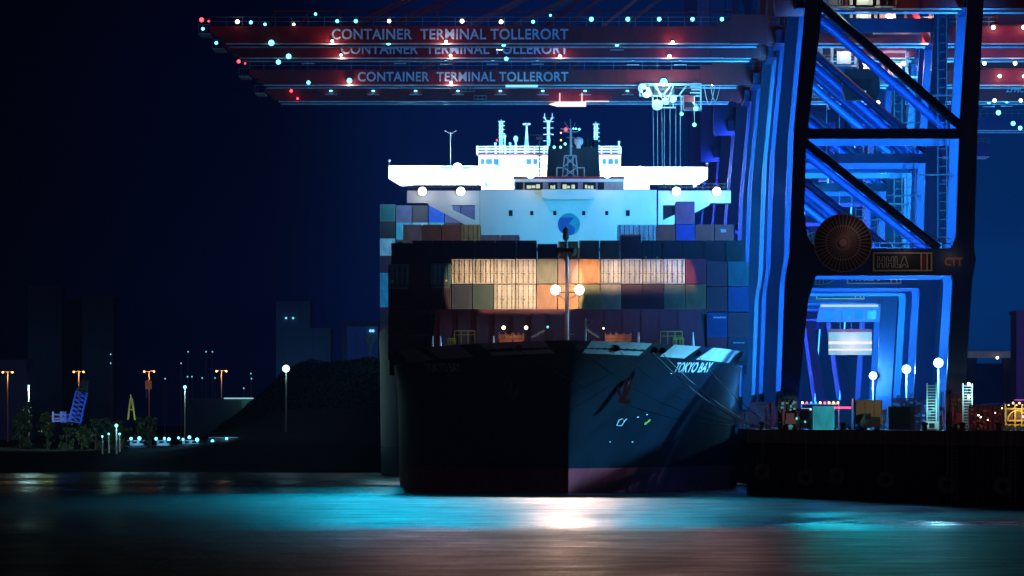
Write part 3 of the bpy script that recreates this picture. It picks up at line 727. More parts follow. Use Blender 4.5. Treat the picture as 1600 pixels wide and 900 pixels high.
# forecastle fittings
def deckz(Yv): return zt(Yv)-1.15
def F_(px, py, Yv=888): return P(px, py, Yv)
for px0, px1 in ((780,800),(803,818),(946,962),(964,986)):
    mb = MB(); a, b_ = F_(px0,528), F_(px1,528); mb.tube(a,b_,.42,n=12)
    for px in (px0,(px0+px1)/2,px1): c = F_(px,528); mb.tube(c-Vector((.06,0,0)), c+Vector((.06,0,0)), .62, n=14)
    mb.box(a.x,b_.x,887.2,888.8,deckz(888),a.z-.2)
    mb.build('mooring_winch', mat('winch_paint', (.5,.2,.12), .5), ship)
for px0, px1, py0, py1, m_ in ((1032,1066,518,532,M_yellow),(710,742,517,529,M_yellow),(1052,1068,528,533,M_yellow),(700,712,529,535,M_yellow)):
    mb = MB(); xs = [px0 + (px1-px0)*i/3 for i in range(4)]
    for x in xs: mb.bar(F_(x,py1+8,892), F_(x,py0,892), .07)
    mb.bar(F_(px0,py0,892), F_(px1,py0,892), .1); mb.bar(F_(px0,(py0+py1)/2,892), F_(px1,(py0+py1)/2,892), .06)
    mb.build('deck_frame', m_, ship)
for px in (998,1083,688,771,676): mb = MB(); mb.tube(F_(px,545,886), F_(px,519 if px > 888 else 525,886), .2, .08, 8); mb.build('ventilator_post', mat('post_white', (.7,.75,.78), .5), ship)
mb = MB(); mb.tube(F_(915,545,872), F_(915,497,872), .13, .08, 8); mb.bar(F_(915,515,872), F_(926,500,872), .09); mb.bar(F_(913,500,872), F_(922,500,872), .05)
mb.build('jack_staff', mat('post_white', (.7,.75,.78), .5), ship)
random.seed(3)
mb = MB()
for i in range(9): c = F_(832+i*2.2, 527-i*1.2+random.uniform(-.8,.8), 885); mb.box(c.x-.16,c.x+.12,c.y,c.y+.2,c.z-.08,c.z+.1)
for i in range(8): c = F_(919+i*2.2, 516+i*1.5+random.uniform(-.8,.8), 885); mb.box(c.x-.16,c.x+.12,c.y,c.y+.2,c.z-.08,c.z+.1)
for x0, x1 in ((870,879),(888,897)): a = F_(x0,522.5,875); b_ = F_(x1,522.5,875); mb.box(a.x,b_.x,875,875.3,a.z-.05,a.z+.05)
mb.build('stair_tread', mat('tread_metal', (.8,.72,.66), .4), ship)
mb = MB(); mb.bar(F_(846,530,886),F_(858,510,886),.12); mb.bar(F_(858,510,886),F_(862,540,886),.2); mb.box(F_(852,0,886).x,F_(864,0,886).x,886,887,deckz(886),F_(0,517,886).z)
mb.build('windlass_frame', M_dark, ship)
for px in (787,822): lamp('', E_warm, .3, ship, F_(px,512,890), name='deck_light')
lamp('', E_soft, .22, ship, F_(856,511,886), name='deck_light'); lamp('', E_warm, .12, ship, F_(943,513,886), name='deck_light')
light('POINT', F_(800,518,885.6), 80, (1,.6,.35), ship, shadow_soft_size=.2); light('POINT', F_(955,518,885.6), 80, (1,.6,.35), ship, shadow_soft_size=.2)
light('POINT', F_(885,514,876), 110, (1,.7,.45), ship, shadow_soft_size=.2)

# bridge of the near ship
YR = 1020.0; W = lambda px, py, dy=0: P(px, py, YR+dy)
M_house = mat('house_paint', (.72,.76,.76), .45, dirt=.1, scale=.25)
mb = MB(); x0, x1 = XW(750,YR), XW(1026,YR); ztp = ZW(297,YR)
mb.box(x0, x1, YR, YR+13, 14, ztp)
for k_ in range(1,7): z = ztp-k_*1.35; mb.box(x0+.1, x1-.1, YR-.03, YR, z, z+.04)
house = mb.build('deckhouse', M_house, ship)
def wing(sg):
    mb = MB(); X_ = lambda px: XW(px if sg < 0 else 2*889-px, YR); Z_ = lambda py: ZW(py, YR)
    mb.prism([(X_(636),Z_(297)),(X_(749.5),Z_(297)),(X_(749.5),Z_(320)),(X_(636),Z_(320))][:4] if False else [(X_(636),Z_(298)),(X_(749.6),Z_(298)),(X_(749.6),Z_(320.5)),(X_(670),Z_(320.5)),(X_(668),Z_(317)),(X_(636),Z_(317))], YR, YR+4)
    mb.prism([(X_(670),Z_(320.6)),(X_(706),Z_(320.6)),(X_(708),Z_(328)),(X_(742),Z_(344)),(X_(742),Z_(358)),(X_(738),Z_(357))], YR, YR+1.2)
    mb.prism([(X_(742.1),Z_(320.6)),(X_(749.6),Z_(320.6)),(X_(749.6),Z_(372)),(X_(742.1),Z_(360))], YR, YR+1.2)
    o = mb.build('bridge_wing', M_house, ship)
    mb = MB()
    for i in range(14): px = 638+i*8.4; mb.bar((X_(px),YR+.1,Z_(298)),(X_(px),YR+.1,Z_(287)),.06)
    for py in (287,292.5): mb.bar((X_(638),YR+.1,Z_(py)),(X_(748),YR+.1,Z_(py)),.06)
    mb.build('railing', mat('rail_brown', (.16,.12,.1), .6), ship)
wing(-1); wing(1)
mb = MB(); mb.prism([(XW(803,YR),ZW(297,YR)),(XW(975,YR),ZW(297,YR)),(XW(975,YR),ZW(279,YR)),(XW(803,YR),ZW(279,YR))], YR+1.2, YR+8)
wh = mb.build('wheelhouse', mat('house_grey', (.30,.28,.27), .5), ship)
mb = MB(); mb.box(XW(802,YR),XW(976,YR),YR+.9,YR+8.2,ZW(279,YR),ZW(275.5,YR)); mb.build('roof_edge', M_red, ship)
mb = MB(); mb.box(XW(803,YR),XW(975,YR),YR+1.05,YR+1.19,ZW(283.5,YR),ZW(279.2,YR)); mb.build('fascia', M_house, ship)
for a, b_ in ((820,848),(857,871),(876,903),(911,931),(934,944),(806,817)):
    mb = MB(); mb.box(XW(a,YR),XW(b_,YR),YR+1.08,YR+1.18,ZW(296,YR),ZW(284.5,YR)); fw = mb.build('window', M_glass, wh)
    if a not in (806,934):
        mb = MB()
        for q_ in range(3):
            xa = a+3+(b_-a-6)*q_/3; mb.box(XW(xa,YR),XW(xa+(b_-a-6)/3*random.uniform(.6,.95),YR),YR+1.03,YR+1.07,ZW(random.uniform(293.5,295),YR),ZW(random.uniform(287.5,290),YR))
        mb.build('lit_interior', E_win, fw)
mb = MB(); xb0, xb1 = XW(846,YR), XW(931,YR)
mb.prism([(xb0,ZW(296.5,YR)),(xb1,ZW(296.5,YR)),(xb1-.1,ZW(309,YR)),(xb1-.9,ZW(312,YR)),(xb0+.9,ZW(312,YR)),(xb0+.1,ZW(309,YR))], YR-1.6, YR-.02); mb.build('balcony', M_house, ship)
for px, w_, h_ in ((798,6,9),(831,5,6.5),(867,5,6.5),(912,5,6.5),(948,5,6.5),(981,6,9)):
    mb = MB(); mb.box(XW(px-w_/2,YR),XW(px+w_/2,YR),YR-.06,YR-.035,ZW(333+h_/2,YR),ZW(333-h_/2,YR)); mb.build('window', M_glass, house)
# emblem on the deckhouse
cx, cz, rr = XW(889,YR), ZW(350.5,YR), 17.3/12
def disc(pts, y, m, name):
    mb = MB(); mb.prism([(cx+u*rr, cz+v*rr) for u, v in pts], y-.03, y); return mb.build(name, m, house)
disc([(math.cos(2*math.pi*i/40), math.sin(2*math.pi*i/40)) for i in range(40)], YR-.05, mat('emblem_teal', (.02,.34,.44), .5), 'emblem')
arc = [(math.cos(R(a)), math.sin(R(a))) for a in range(142, 300, 8)]
disc([(.5,.62)]+arc+[(.52,-.62),(.55,-.35),(.3,-.1),(-.05,.02)], YR-.09, mat('emblem_blue', (.01,.08,.42), .5), 'emblem')
# wing and roof floodlights
for px, py in ((660,299),(720,299),(1057,299),(1120,299),(829,273),(949,272)):
    lamp('', E_white, .78 if py > 290 else .74, ship, W(px,py,-1.0), name='floodlight')
    light('POINT', W(px,py,-3.5), 130 if py > 290 else 240, (1,.82,.66), ship, shadow_soft_size=.4)
for px in (660,720,1057,1120):
    p_ = W(px,299,-2.6); L = light('SPOT', p_, 26000, (1,.52,.44), ship, shadow_soft_size=.5, spot_size=R(9), spot_blend=1); aim(L, Vector((p_.x*.55,470,0))-p_)
# funnel, radar mast, domes
mb = MB(); mb.prism([(XW(854,1032),ZW(276,1032)),(XW(938,1032),ZW(276,1032)),(XW(935,1032),ZW(231,1032)),(XW(857,1032),ZW(228,1032))], 1030, 1034)
fn = mb.build('funnel', mat('funnel_dark', (.035,.03,.028), .6), ship)
mb = MB()
for px, py in ((866,226),(872,224),(880,225),(902,224),(910,226),(918,225),(930,227)): c = P(px,py,1032); mb.tube(c-Vector((0,0,.5)), c+Vector((0,0,.7)), .5, .42, 10)
mb.build('exhaust_pipe', M_dark, fn)
W = lambda px, py, dy=0: P(px, py, YR+dy)
mb = MB()
for a, b_ in (((879,276),(882,243)),((903,276),(900,243)),((886,276),(888,243)),((896,276),(895,243)),((882,243),(900,243)),((880,262),(902,262)),((880,262),(900,243)),((902,262),(882,243)),((881,276),(901,262)),((901,276),(881,262)),((870,276),(870,262)),((913,276),(913,262)),((870,262),(913,262))):
    mb.bar(W(*a,2), W(*b_,2), .14)
mb.bar(W(892,243,2), W(892,202,2), .3); mb.bar(W(876,201.5,2), W(906,201.5,2), .14); mb.bar(W(880,206,2), W(904,206,2), .1); mb.bar(W(892,202,2), W(891,186,2), .06); mb.bar(W(886,215,2),W(898,215,2),.1)
mb.bar(W(889,202,2), W(882,190,2), .05); mb.bar(W(895,202,2), W(899,192,2), .05)
rm = mb.build('radar_mast', mat('mast_cyan_grey', (.35,.4,.42), .5), ship)
for px, py, e_, r_ in ((884,202,E_red,.3),(896,201,E_cyan,.14),(900,201,E_cyan,.14),(905,202,E_cyan,.18),(876.5,207.5,E_sod,.12),(876.5,219,E_sod,.13),(883,225,E_cyan,.24),(866,230,E_cyan,.26),(876,230,E_cyan,.2)): lamp('', e_, r_, rm, W(px,py,1.6))
mb = MB(); mb.ball(W(904,221,2), .62, .62, 16, 10); mb.tube(W(904,232,2), W(904,226,2), .3, n=8); smooth(mb.build('radome', M_white, ship))
mb = MB(); mb.bar(W(843,276,3), W(843,212,3), .16); mb.bar(W(827,211,3), W(862,211,3), .1)
for k_ in range(6): mb.bar(W(838,276-k_*6,3), W(848,270-k_*6,3), .07); mb.bar(W(848,276-k_*6,3), W(838,270-k_*6,3), .07)
for dx in (-5,5): mb.bar(W(843+dx,276,3), W(843+dx*.7,240,3), .08)
mb.bar(W(838,216,3),W(848,216,3),.4)
mb.build('signal_mast', mat('mast_brown', (.1,.06,.06), .6), ship)
# cool deck-level floods on the house front (no fixtures built)
for px in (800,888,976):
    L = light('SPOT', P(px, 372, 1008), 950, (.15,.95,.86), ship, shadow_soft_size=.6, spot_size=R(150), spot_blend=1); aim(L, (0,.75,.55))

# far ship
ship2 = thing('container_ship', 'farther container ship mostly hidden behind the near one with overexposed white bridge', 'ship', (-3.4,1142,0))
M_hull2 = mat('hull_paint_far', (.02,.09,.16), .5, dirt=.3)
build_hull(ship2, 1142, 25.5, 21.9, 50, 60, 1480, (M_hull2, mat('boot_paint_far', (.02,.03,.06), .5)), 4.2, 40)
for o in ship2.children: o.location.x = -3.4
Y2 = 1300.0; X_ = lambda px: XW(px,Y2); Z_ = lambda py: ZW(py,Y2); W = lambda px, py, dy=0: P(px, py, Y2+dy)
mb = MB()
mb.prism([(X_(607),Z_(258.5)),(X_(1106),Z_(261)),(X_(1106),Z_(279)),(X_(1083),Z_(294)),(X_(1083),Z_(288)),(X_(1015),Z_(288)),(X_(1015),Z_(296)),(X_(752),Z_(296)),(X_(752),Z_(289)),(X_(650),Z_(289)),(X_(627),Z_(291)),(X_(607),Z_(279))], Y2, Y2+5)
mb.build('bridge_wing', M_white, ship2)
mb = MB(); mb.box(X_(752),X_(1012),Y2+1,Y2+14,20,Z_(290)); mb.build('deckhouse', M_white, ship2)
mb = MB(); mb.box(X_(748),X_(970),Y2+.8,Y2+8,Z_(262),Z_(243)); w2 = mb.build('wheelhouse', M_white, ship2)
mb = MB(); mb.box(X_(747),X_(971),Y2+.5,Y2+8.2,Z_(243),Z_(240)); mb.build('roof_edge', mat('roof_maroon', (.25,.05,.05), .6), ship2)
for a, b_ in ((751,757),(759,769),(771,779),(822,830),(833,839),(914,921),(941,947),(950,958),(960,966)):
    mb = MB(); mb.box(X_(a),X_(b_),Y2+.7,Y2+.78,Z_(256.5),Z_(248)); mb.build('window', mat('window_blue', (.03,.1,.3), .15), w2)
for a, b_, c, d_ in ((688,747,264,261),(758,762,285,291)):
    mb = MB(); mb.box(X_(a),X_(b_),Y2-.06,Y2-.02,Z_(max(c,d_)),Z_(min(c,d_))); mb.build('window', mat('window_teal', (.03,.25,.3), .2), w2)
mb = MB()
for py in (229,233,237): mb.bar(W(745,py,.6), W(970,py,.6), .14)
for px in range(745,972,15): mb.bar(W(px,240,.6), W(px,229,.6), .14)
mb.build('railing', M_white, ship2)
M_mc = mat('mast_white', (.45,.6,.66), .5)
def mast(px, y0, y1, w_, kind):
    mb = MB()
    if kind == 'lattice':
        for d_ in (-w_/2, w_/2): mb.bar(W(px+d_,y0,2), W(px+d_,y1,2), .22)
        n_ = max(3, int(abs(y0-y1)/6))
        for i in range(n_):
            ya = y0+(y1-y0)*i/n_; yb = y0+(y1-y0)*(i+1)/n_; mb.bar(W(px-w_/2,ya,2), W(px+w_/2,yb,2), .12); mb.bar(W(px-w_/2-2,yb,2), W(px+w_/2+4,yb,2), .12)
        mb.bar(W(px-5,y1,2), W(px+6,y1,2), .14); mb.bar(W(px,y1,2), W(px,y1-4,2), .1)
    elif kind == 'big':
        mb.bar(W(px,y0,2), W(px,y1+8,2), .5); n_ = 6
        for i in range(1,n_): yy = y0+(y1-y0)*i/n_; mb.bar(W(px-8,yy,2), W(px+8,yy,2), .14)
        for d_ in (-1,1): mb.bar(W(px,y1+14,2), W(px+d_*6,y1+4,2), .22); mb.bar(W(px+d_*6,y1+5,2), W(px+d_*6,y1-3,2), .14); mb.bar(W(px+d_*3,y1+4,2), W(px+d_*9,y1+4,2), .12)
    elif kind == 'cone':
        mb.tube(W(px,y0,2), W(px,y1+8,2), .5, .15, 8); mb.bar(W(px,y1+8,2), W(px,y1,2), .3); mb.bar(W(px-6,y1,2), W(px+6,y1,2), .3)
    elif kind == 'dome':
        mb.tube(W(px,y0,2), W(px,y1+5,2), .22, n=8); mb.ball(W(px,y1+4,2), .42, .6)
    elif kind == 'post':
        mb.tube(W(px,y0,2), W(px,y1,2), .14, n=6); mb.ball(W(px,y1,2), .25, .25)
    elif kind == 'thin':
        mb.bar(W(px,y0,2), W(px,y1,2), .09)
        mb.bar(W(px-9,y1-2,2), W(px,y1+4,2), .06); mb.bar(W(px+9,y1-2,2), W(px,y1+4,2), .06)
    mb.build('antenna_mast', M_mc, ship2)
for a in ((783,240,190,4,'lattice'),(789,240,212,2,'post'),(806,240,213,0,'dome'),(823,240,194,0,'cone'),(857,240,180,0,'big'),(931,240,194,4,'lattice'),(967,240,222,0,'post'),
          (746,243,229,0,'post'),(774,240,224,0,'post'),(797,240,224,0,'post'),(704,260,206,0,'thin'),(608,262,251,0,'post'),(1105,262,256,0,'post'),(918,240,226,0,'post'),(878,240,232,0,'post')): mast(*a)
lamp('', E_red, .16, ship2, W(776.5,219,1)); lamp('', E_cyan, .3, ship2, W(968,232,0))
for px, py in ((715,262),(1000,267),(789,262)): lamp('', E_white, 1.1, ship2, W(px,py,-1.5), name='floodlight')
for px, py in ((640,272),(690,270),(740,268),(790,268),(850,268),(930,268),(985,270),(1040,272),(1085,272)):
    light('POINT', W(px,py,-4), 3800, (.72,.96,1), ship2, shadow_soft_size=.5)
for px in (765, 800, 857, 925, 955): light('POINT', W(px,226,-2), 1500, (.05,.6,1), ship2, shadow_soft_size=.5)
for px in (640, 700): light('POINT', P(px, 290, 1188), 3500, (.35,.85,1), ship2, shadow_soft_size=.5)
mb = MB()
for k_ in range(1,20): x = -28.9+k_*2.49; mb.box(x-.15,x+.15,1200,1200.4,19,36.0)
mb.box(-26.3,22,1200,1212,35.6,35.9); mb.build('lashing_bridge', mat('lashing_steel', (.05,.03,.04), .6), ship2)

# fix offsets: parts were modelled in world coordinates
def unparent_offset(root):
    for o in root.children:
        o.location = o.location - root.location
for o in ship2.children:
    pass
unparent_offset(ship); unparent_offset(ship2)

# ------------------------------------------------------------------ containers
CW, CH, CL = 2.34, 2.82, 12.2
COL = dict(white=(.62,.52,.4), teal=(.03,.16,.17), dark=(.035,.01,.018), maroon=(.11,.018,.03), brown=(.2,.07,.04), orange=(.62,.2,.03), olive=(.22,.2,.1),
           ochre=(.33,.19,.05), yellow=(.45,.36,.1), blue=(.012,.045,.2), navy=(.01,.02,.06), red=(.28,.015,.04), cyan=(.1,.5,.6), pale=(.6,.72,.75), green=(.02,.07,.06), beige=(.5,.36,.2),
           royal=(.01,.08,.6), purple=(.26,.13,.3), grey=(.3,.26,.3), turquoise=(.25,.6,.58), salmon=(.4,.17,.1))
def cmat(c):
    nm = 'container_'+c
    if nm in MATS: return MATS[nm]
    m = mat(nm, COL[c], .5, dirt=.4, scale=.8); t = m.node_tree; b = t.nodes['Principled BSDF']; src = b.inputs['Base Color'].links[0].from_socket
    oi = t.nodes.new('ShaderNodeObjectInfo'); h = t.nodes.new('ShaderNodeHueSaturation'); ma = t.nodes.new('ShaderNodeMath'); ma.operation = 'MULTIPLY_ADD'; ma.inputs[1].default_value = .5; ma.inputs[2].default_value = .7
    t.links.new(oi.outputs['Random'], ma.inputs[0]); t.links.new(ma.outputs[0], h.inputs['Value']); t.links.new(src, h.inputs['Color']); t.links.new(h.outputs[0], b.inputs['Base Color'])
    return m
def ribbed(m, H, L=CL, ribs=9):
    m.box(-CW/2+.05,CW/2-.05,.13,L-.05,.05,H-.05)
    for x in (-CW/2,CW/2-.12):
        for y in (0,L-.12): m.box(x,x+.12,y,y+.12,0,H)
    for z in (0,H-.13): m.box(-CW/2+.12,CW/2-.12,0,.12,z,z+.13)
    for x in (-CW/2+.01,CW/2-.11):
        for z in (0,H-.1): m.box(x,x+.1,.12,L-.12,z,z+.1)
    for k_ in range(ribs):
        x = -CW/2+.2+k_*(CW-.4)/ribs; w_ = (CW-.4)/ribs; m.prism([(0,0)]*0 or [(x+.02,.14),(x+w_*.55,.14),(x+w_*.55,H-.14),(x+.02,H-.14)], .012, .14)
    for k_ in range(22):
        y = .3+k_*(L-.6)/22
        for x in (-CW/2+.01,CW/2-.06): m.box(x,x+.05,y,y+(L-.6)/40,.12,H-.12)
def doorbody(m, H, L=CL): ribbed(m, H, L, 0)
def leaf(m, H): m.box(.02,CW/2-.14,.02,.12,.14,H-.14); m.box(.06,CW/2-.2,-.02,0,H*.36,H*.36+.05); m.box(.06,CW/2-.2,-.02,0,H*.68,H*.68+.05)
def rod(m, H):
    m.bar((0,-.06,.1),(0,-.06,H-.1),.075)
    for z in (.12,H*.25,H*.5,H*.75,H-.16): m.box(-.07,.07,-.05,0,z-.05,z+.05)
    m.box(-.02,.26,-.07,-.04,H*.4,H*.4+.06)
CM = {}
def mesh_slot(key, fn):
    if key not in CM:
        mb = MB(); fn(mb); me = mb.mesh(key, cmat('dark')); CM[key] = me
    return CM[key]
def obj_mat(o, m): o.material_slots[0].link = 'OBJECT'; o.material_slots[0].material = m; return o
used_labels = set()
def container(x, y, z, col, kind='ribbed', H=CH, label=None, group='containers stacked on the near ship', L=CL, detail=True):
    o = link('shipping_container', mesh_slot(f'{kind}{H}{L}', (lambda m: ribbed(m,H,L)) if kind == 'ribbed' else (lambda m: doorbody(m,H,L))), None, (x,y,z))
    obj_mat(o, cmat(col))
    if label in used_labels: print('DUP', label)
    used_labels.add(label); tag(o, label, 'container', group)
    if kind == 'door' and detail:
        for s_ in (1,-1):
            d_ = obj_mat(link('door', mesh_slot(f'leaf{H}', lambda m: leaf(m,H)), o), cmat(col)); d_.scale = (s_,1,1)
            for xx in (.3,.85): r_ = link('lock_rod', mesh_slot(f'rod{H}', lambda m: rod(m,H)), d_, (xx,0,0)); r_.active_material if False else None; obj_mat(r_, mat('rod_metal', (.05,.04,.035), .5))
        if L == CL:
            for (u, v_, c_) in ((-.72,.30,'yellow'),(-.2,.38,'placard_blue'),(.62,.3,'yellow')):
                if (hash((round(x,1), u)) % 3) or c_ == 'placard_blue': link('placard', mesh_slot('plac_'+c_, lambda m: m.box(-.12,.12,-.015,.0,-.1,.1)), o, (u,0,H*v_)).data.materials[0] = M_yellow if c_ == 'yellow' else mat('placard_blue', (.01,.02,.12), .5)
    return o
ORD = ['first','second','third','fourth','fifth','sixth','seventh','eighth','ninth','tenth','eleventh','twelfth','thirteenth','fourteenth','fifteenth','sixteenth','seventeenth','eighteenth','nineteenth','twentieth']
NAMES = dict(dark='blackish maroon', white='cream white', ochre='ochre', olive='olive grey', royal='bright blue', pale='pale cyan', green='dark green', navy='navy blue', salmon='salmon brown')
def cn(c): return NAMES.get(c, c)
def row(yb, zb, cols, rowname, H=CH, k0=-8, pitch=2.45, xc=0, group='containers stacked on the near ship'):
    for i, c in enumerate(cols):
        if not c: continue
        col, kind = (c[:-1], 'door') if c.endswith('+') else (c, 'ribbed')
        dz = 0
        if ':' in col: col, dz = col.split(':'); dz = float(dz)
        container(xc+(k0+i)*pitch, yb, zb+dz, col, kind, H, f"{cn(col)} {'door end' if kind == 'door' else 'ribbed'} container, {ORD[i]} from left in {rowname}", group)
row(903, 23.93, ['teal:-.6+','dark:-.5','teal:-.5+','white+','white+','white+','white+','olive','salmon','orange','white+','white+','white+','white+','red','maroon:-.3','teal:-.3'] , 'the floodlit upper row')
row(903, 21.0, ['dark','dark','dark','navy','green','white+','white+','orange','orange','yellow','beige','maroon','maroon','olive','ochre','maroon:-.3','blue:-.3'], 'the row above the breakwater')
row(903, 18.05, ['dark','dark']+[None]*13+['blue:-.3','maroon:-.3'], 'the row level with the breakwater')
row(903, 15.12, ['dark','dark']+[None]*13+['red:-.25','navy:-.25'], 'the lowest row beside the breakwater')
row(919, 26.45, ['dark:-.3','dark','dark','dark','dark','dark','dark','dark:-.4','ochre:-.1','brown','brown','maroon:.7','dark:-.0+','maroon','maroon','maroon','green'], 'the dark row behind the floodlit one')
row(984, 29.95, ['grey','brown','brown','yellow+','grey:-1.3','grey:-1.3',None,None,None,None,None,'turquoise+','turquoise+','brown','royal','brown','brown'], 'the row below the bridge')
container(6*2.45, 984, 32.85, 'purple', 'ribbed', CH, 'purple ribbed container alone on top under the right bridge wing')
# small lettering on a few containers
def ctext(s_, px0, px1, py0, py1, Yf, m):
    a = P(px0,py1,Yf); me = text_mesh(s_, XW(px1,Yf)-XW(px0,Yf), ZW(py0,Yf)-ZW(py1,Yf), m, .03); return me, a
def put_text(s_, near_x, near_z, px0, px1, py0, py1, Yf, m):
    me, a = ctext(s_, px0, px1, py0, py1, Yf, m)
    best = min((o for o in C.objects if o.name.startswith('shipping_container') and abs(o.location.y-Yf) < 3), key=lambda o: (o.location.x-near_x)**2+(o.location.z+1.4-near_z)**2)
    link('lettering', me, best, a-best.location)
CT = mat('container_letter', (.7,.75,.8), .5)
put_text('tex', XW(1131,984), ZW(362,984), 1126, 1135, 357, 363, 983.95, CT)
for nx_, nz_, x0_, x1_, y0_, y1_ in ((1125,510,1115,1135,494.6,497.4),(1150,545,1146,1164,534.4,536.6)):   # worn, unreadable strips of pale lettering
    best = min((o for o in C.objects if o.name.startswith('shipping_container') and abs(o.location.y-903) < 3), key=lambda o: (o.location.x-XW(nx_,903))**2+(o.location.z+1.4-ZW(nz_,903))**2)
    a = P(x0_,y1_,902.96)-best.location; mb = MB(); n_ = 8; w_ = XW(x1_,903)-XW(x0_,903)
    for k_ in range(n_): mb.box(w_*k_/n_, w_*(k_+.7)/n_, -.02, 0, .02*(k_%3), ZW(y0_,903)-ZW(y1_,903)-.02*(k_%2))
    mb.build('faded_marking', CT, best, a)
# far ship containers
g2 = 'containers stacked on the far ship'
oc = ['red','maroon','cyan','cyan','maroon','pale','dark','teal']
z = 20.3
for i, c in enumerate(oc):
    container(-28.9+1.22, 1200, z, c, 'door' if c in ('pale','cyan') else 'ribbed', 2.6, f"{cn(c)} container, {ORD[i]} up in the outermost left stack of the far ship", g2, detail=False); z += 2.63
for j, (cols) in enumerate((['cyan','pale','turquoise','maroon','blue','maroon','maroon',None,None,None,None,None,None,None,None,'red','maroon','maroon'], ['purple','maroon','royal','purple','purple',None,None,None,None,None,None,None,None,None,None,'maroon','brown'])):
    for i, c in enumerate(cols):
        if not c: continue
        container(-28.9+2.49*(i+1)+1.22, 1200, 35.9+2.63*j, c, 'ribbed' if i != 1 else 'door', 2.6, f"{cn(c)} container, {ORD[i]} from left in the far ship's {'top' if j else 'second'} row", g2, detail=False)

# ------------------------------------------------------------------ mooring ropes
def rope(p, q, sag, label, r_=.055, bright=True):
    p = Vector(p); q = Vector(q); n_ = 18; mb = MB()
    pts = [p.lerp(q, i/n_)-Vector((0,0,sag*4*(i/n_)*(1-i/n_))) for i in range(n_+1)]
    for a, b_ in zip(pts, pts[1:]): mb.tube(a, b_, r_, n=6)
    tag(mb.build('mooring_rope', mat('rope', (.5,.55,.55), .8) if bright else mat('rope_dim', (.12,.12,.13), .8), None), label, 'rope', 'mooring ropes of the near ship')
def he(px): Yv = edge_Y(px); z_ = zt(Yv)-1.0; return Vector((hb(Yv,z_)+.1, Yv-.15, z_))
rope(he(1022), (19.9,848,QZ+.5), .9, 'bright mooring rope crossing under the bow name to the quay, lower of the pair', .06)
rope(he(1036), (20.6,858,QZ+.5), .8, 'bright mooring rope crossing the bow name to the quay, upper of the pair', .05)
rope(he(968), (20.4,846,QZ+.5), 1.6, 'thin dim mooring rope from the middle fairlead right of the stem', .03, False)
rope(he(906), (21.4,842,QZ+.5), 2.2, 'thin dim mooring rope starting at the fairlead beside the stem', .03, False)
rope(he(1092), (22.3,861,QZ+.5), .6, 'short dim mooring rope near the right end of the bulwark', .035, False)
Yv = edge_Y(812); rope(Vector((-hb(Yv,zt(Yv)-1),Yv-.2,zt(Yv)-1)), (22.5,838,QZ+.5), 2.6, 'long dim mooring rope sagging across the whole bow from the left', .03, False)

# ------------------------------------------------------------------ things on the quay
def G(px, Y): return (XW(px, Y), Y, QZ)
for i, px in enumerate((1178,1206,1304,1431,1489,1546)):
    p = on_face(px); q_ = p - nq*.9; b_ = thing('bollard', ['bollard at the quay corner holding the bow ropes','bollard on the quay edge right of the corner one','bollard on the quay edge in front of the teal container','bollard on the quay edge in front of the navy container','bollard on the quay edge below the bright tall lamp','bollard on the quay edge in front of the maroon cabins'][i], 'bollard', (q_.x,q_.y,QZ+.12), 'bollards along the quay edge')
    mb = MB(); mb.tube((0,0,0),(0,0,.55),.28,.2,12); mb.build('post', mat('bollard_paint', (.2,.17,.05), .6), b_)
    mb = MB(); mb.ball((0,0,.62),.34,.18,12,6); mb.build('cap', mat('bollard_paint', (.2,.17,.05), .6), b_)
o = container(XW(1287,862), 862, QZ+.05, 'cyan', 'ribbed', 2.6, 'bright teal ribbed container standing on the quay beside the crane leg', 'containers standing on the quay', 6.06)
o = container(XW(1409,866), 866, QZ+.05, 'navy', 'ribbed', 2.6, 'dark navy ribbed container standing on the quay right of the tan box', 'containers standing on the quay', 6.06)
o.scale.x = 1.25
# tan box trailer with a dark tractor in front
t_ = thing('box_truck', 'tall tan box truck parked on the quay with a dark cab', 'truck', (XW(1358,861),861,QZ))
mb = MB(); mb.box(-1.45,1.45,0,8,.75,3.35); mb.box(-1.5,1.5,-.05,0,.7,.85); mb.build('cargo_box', mat('tan_box', (.42,.3,.15), .6), t_)
mb = MB()
for x in (-1.45,-.45,.55,1.36): mb.box(x,x+.09,-.06,-.01,.86,3.3)
mb.build('door_edge', mat('tan_edge', (.3,.22,.12), .6), t_)
mb = MB(); mb.prism([(-1.0,.35),(-1.05,.9),(-.55,1.9),(.05,1.9),(.15,1.5),(1.1,1.45),(1.2,.35)], -2.6, -.6); mb.build('cab', M_dark, t_)
mb = MB(); mb.box(-.5,0,-2.68,-2.62,1.2,1.75); mb.build('windscreen', M_glass, t_)
for x in (-.95,.75):
    for y in (-2.2,1.5,5.5): mb = MB(); mb.tube((x,y,.45),(x+.3,y,.45),.45,n=16); mb.build('wheel', M_black, t_)
mb = MB(); mb.box(XW(1330,870)-t_.location.x, -1.5, 1, 8, .1, 3.5); mb.build('side_box', M_dark, t_)
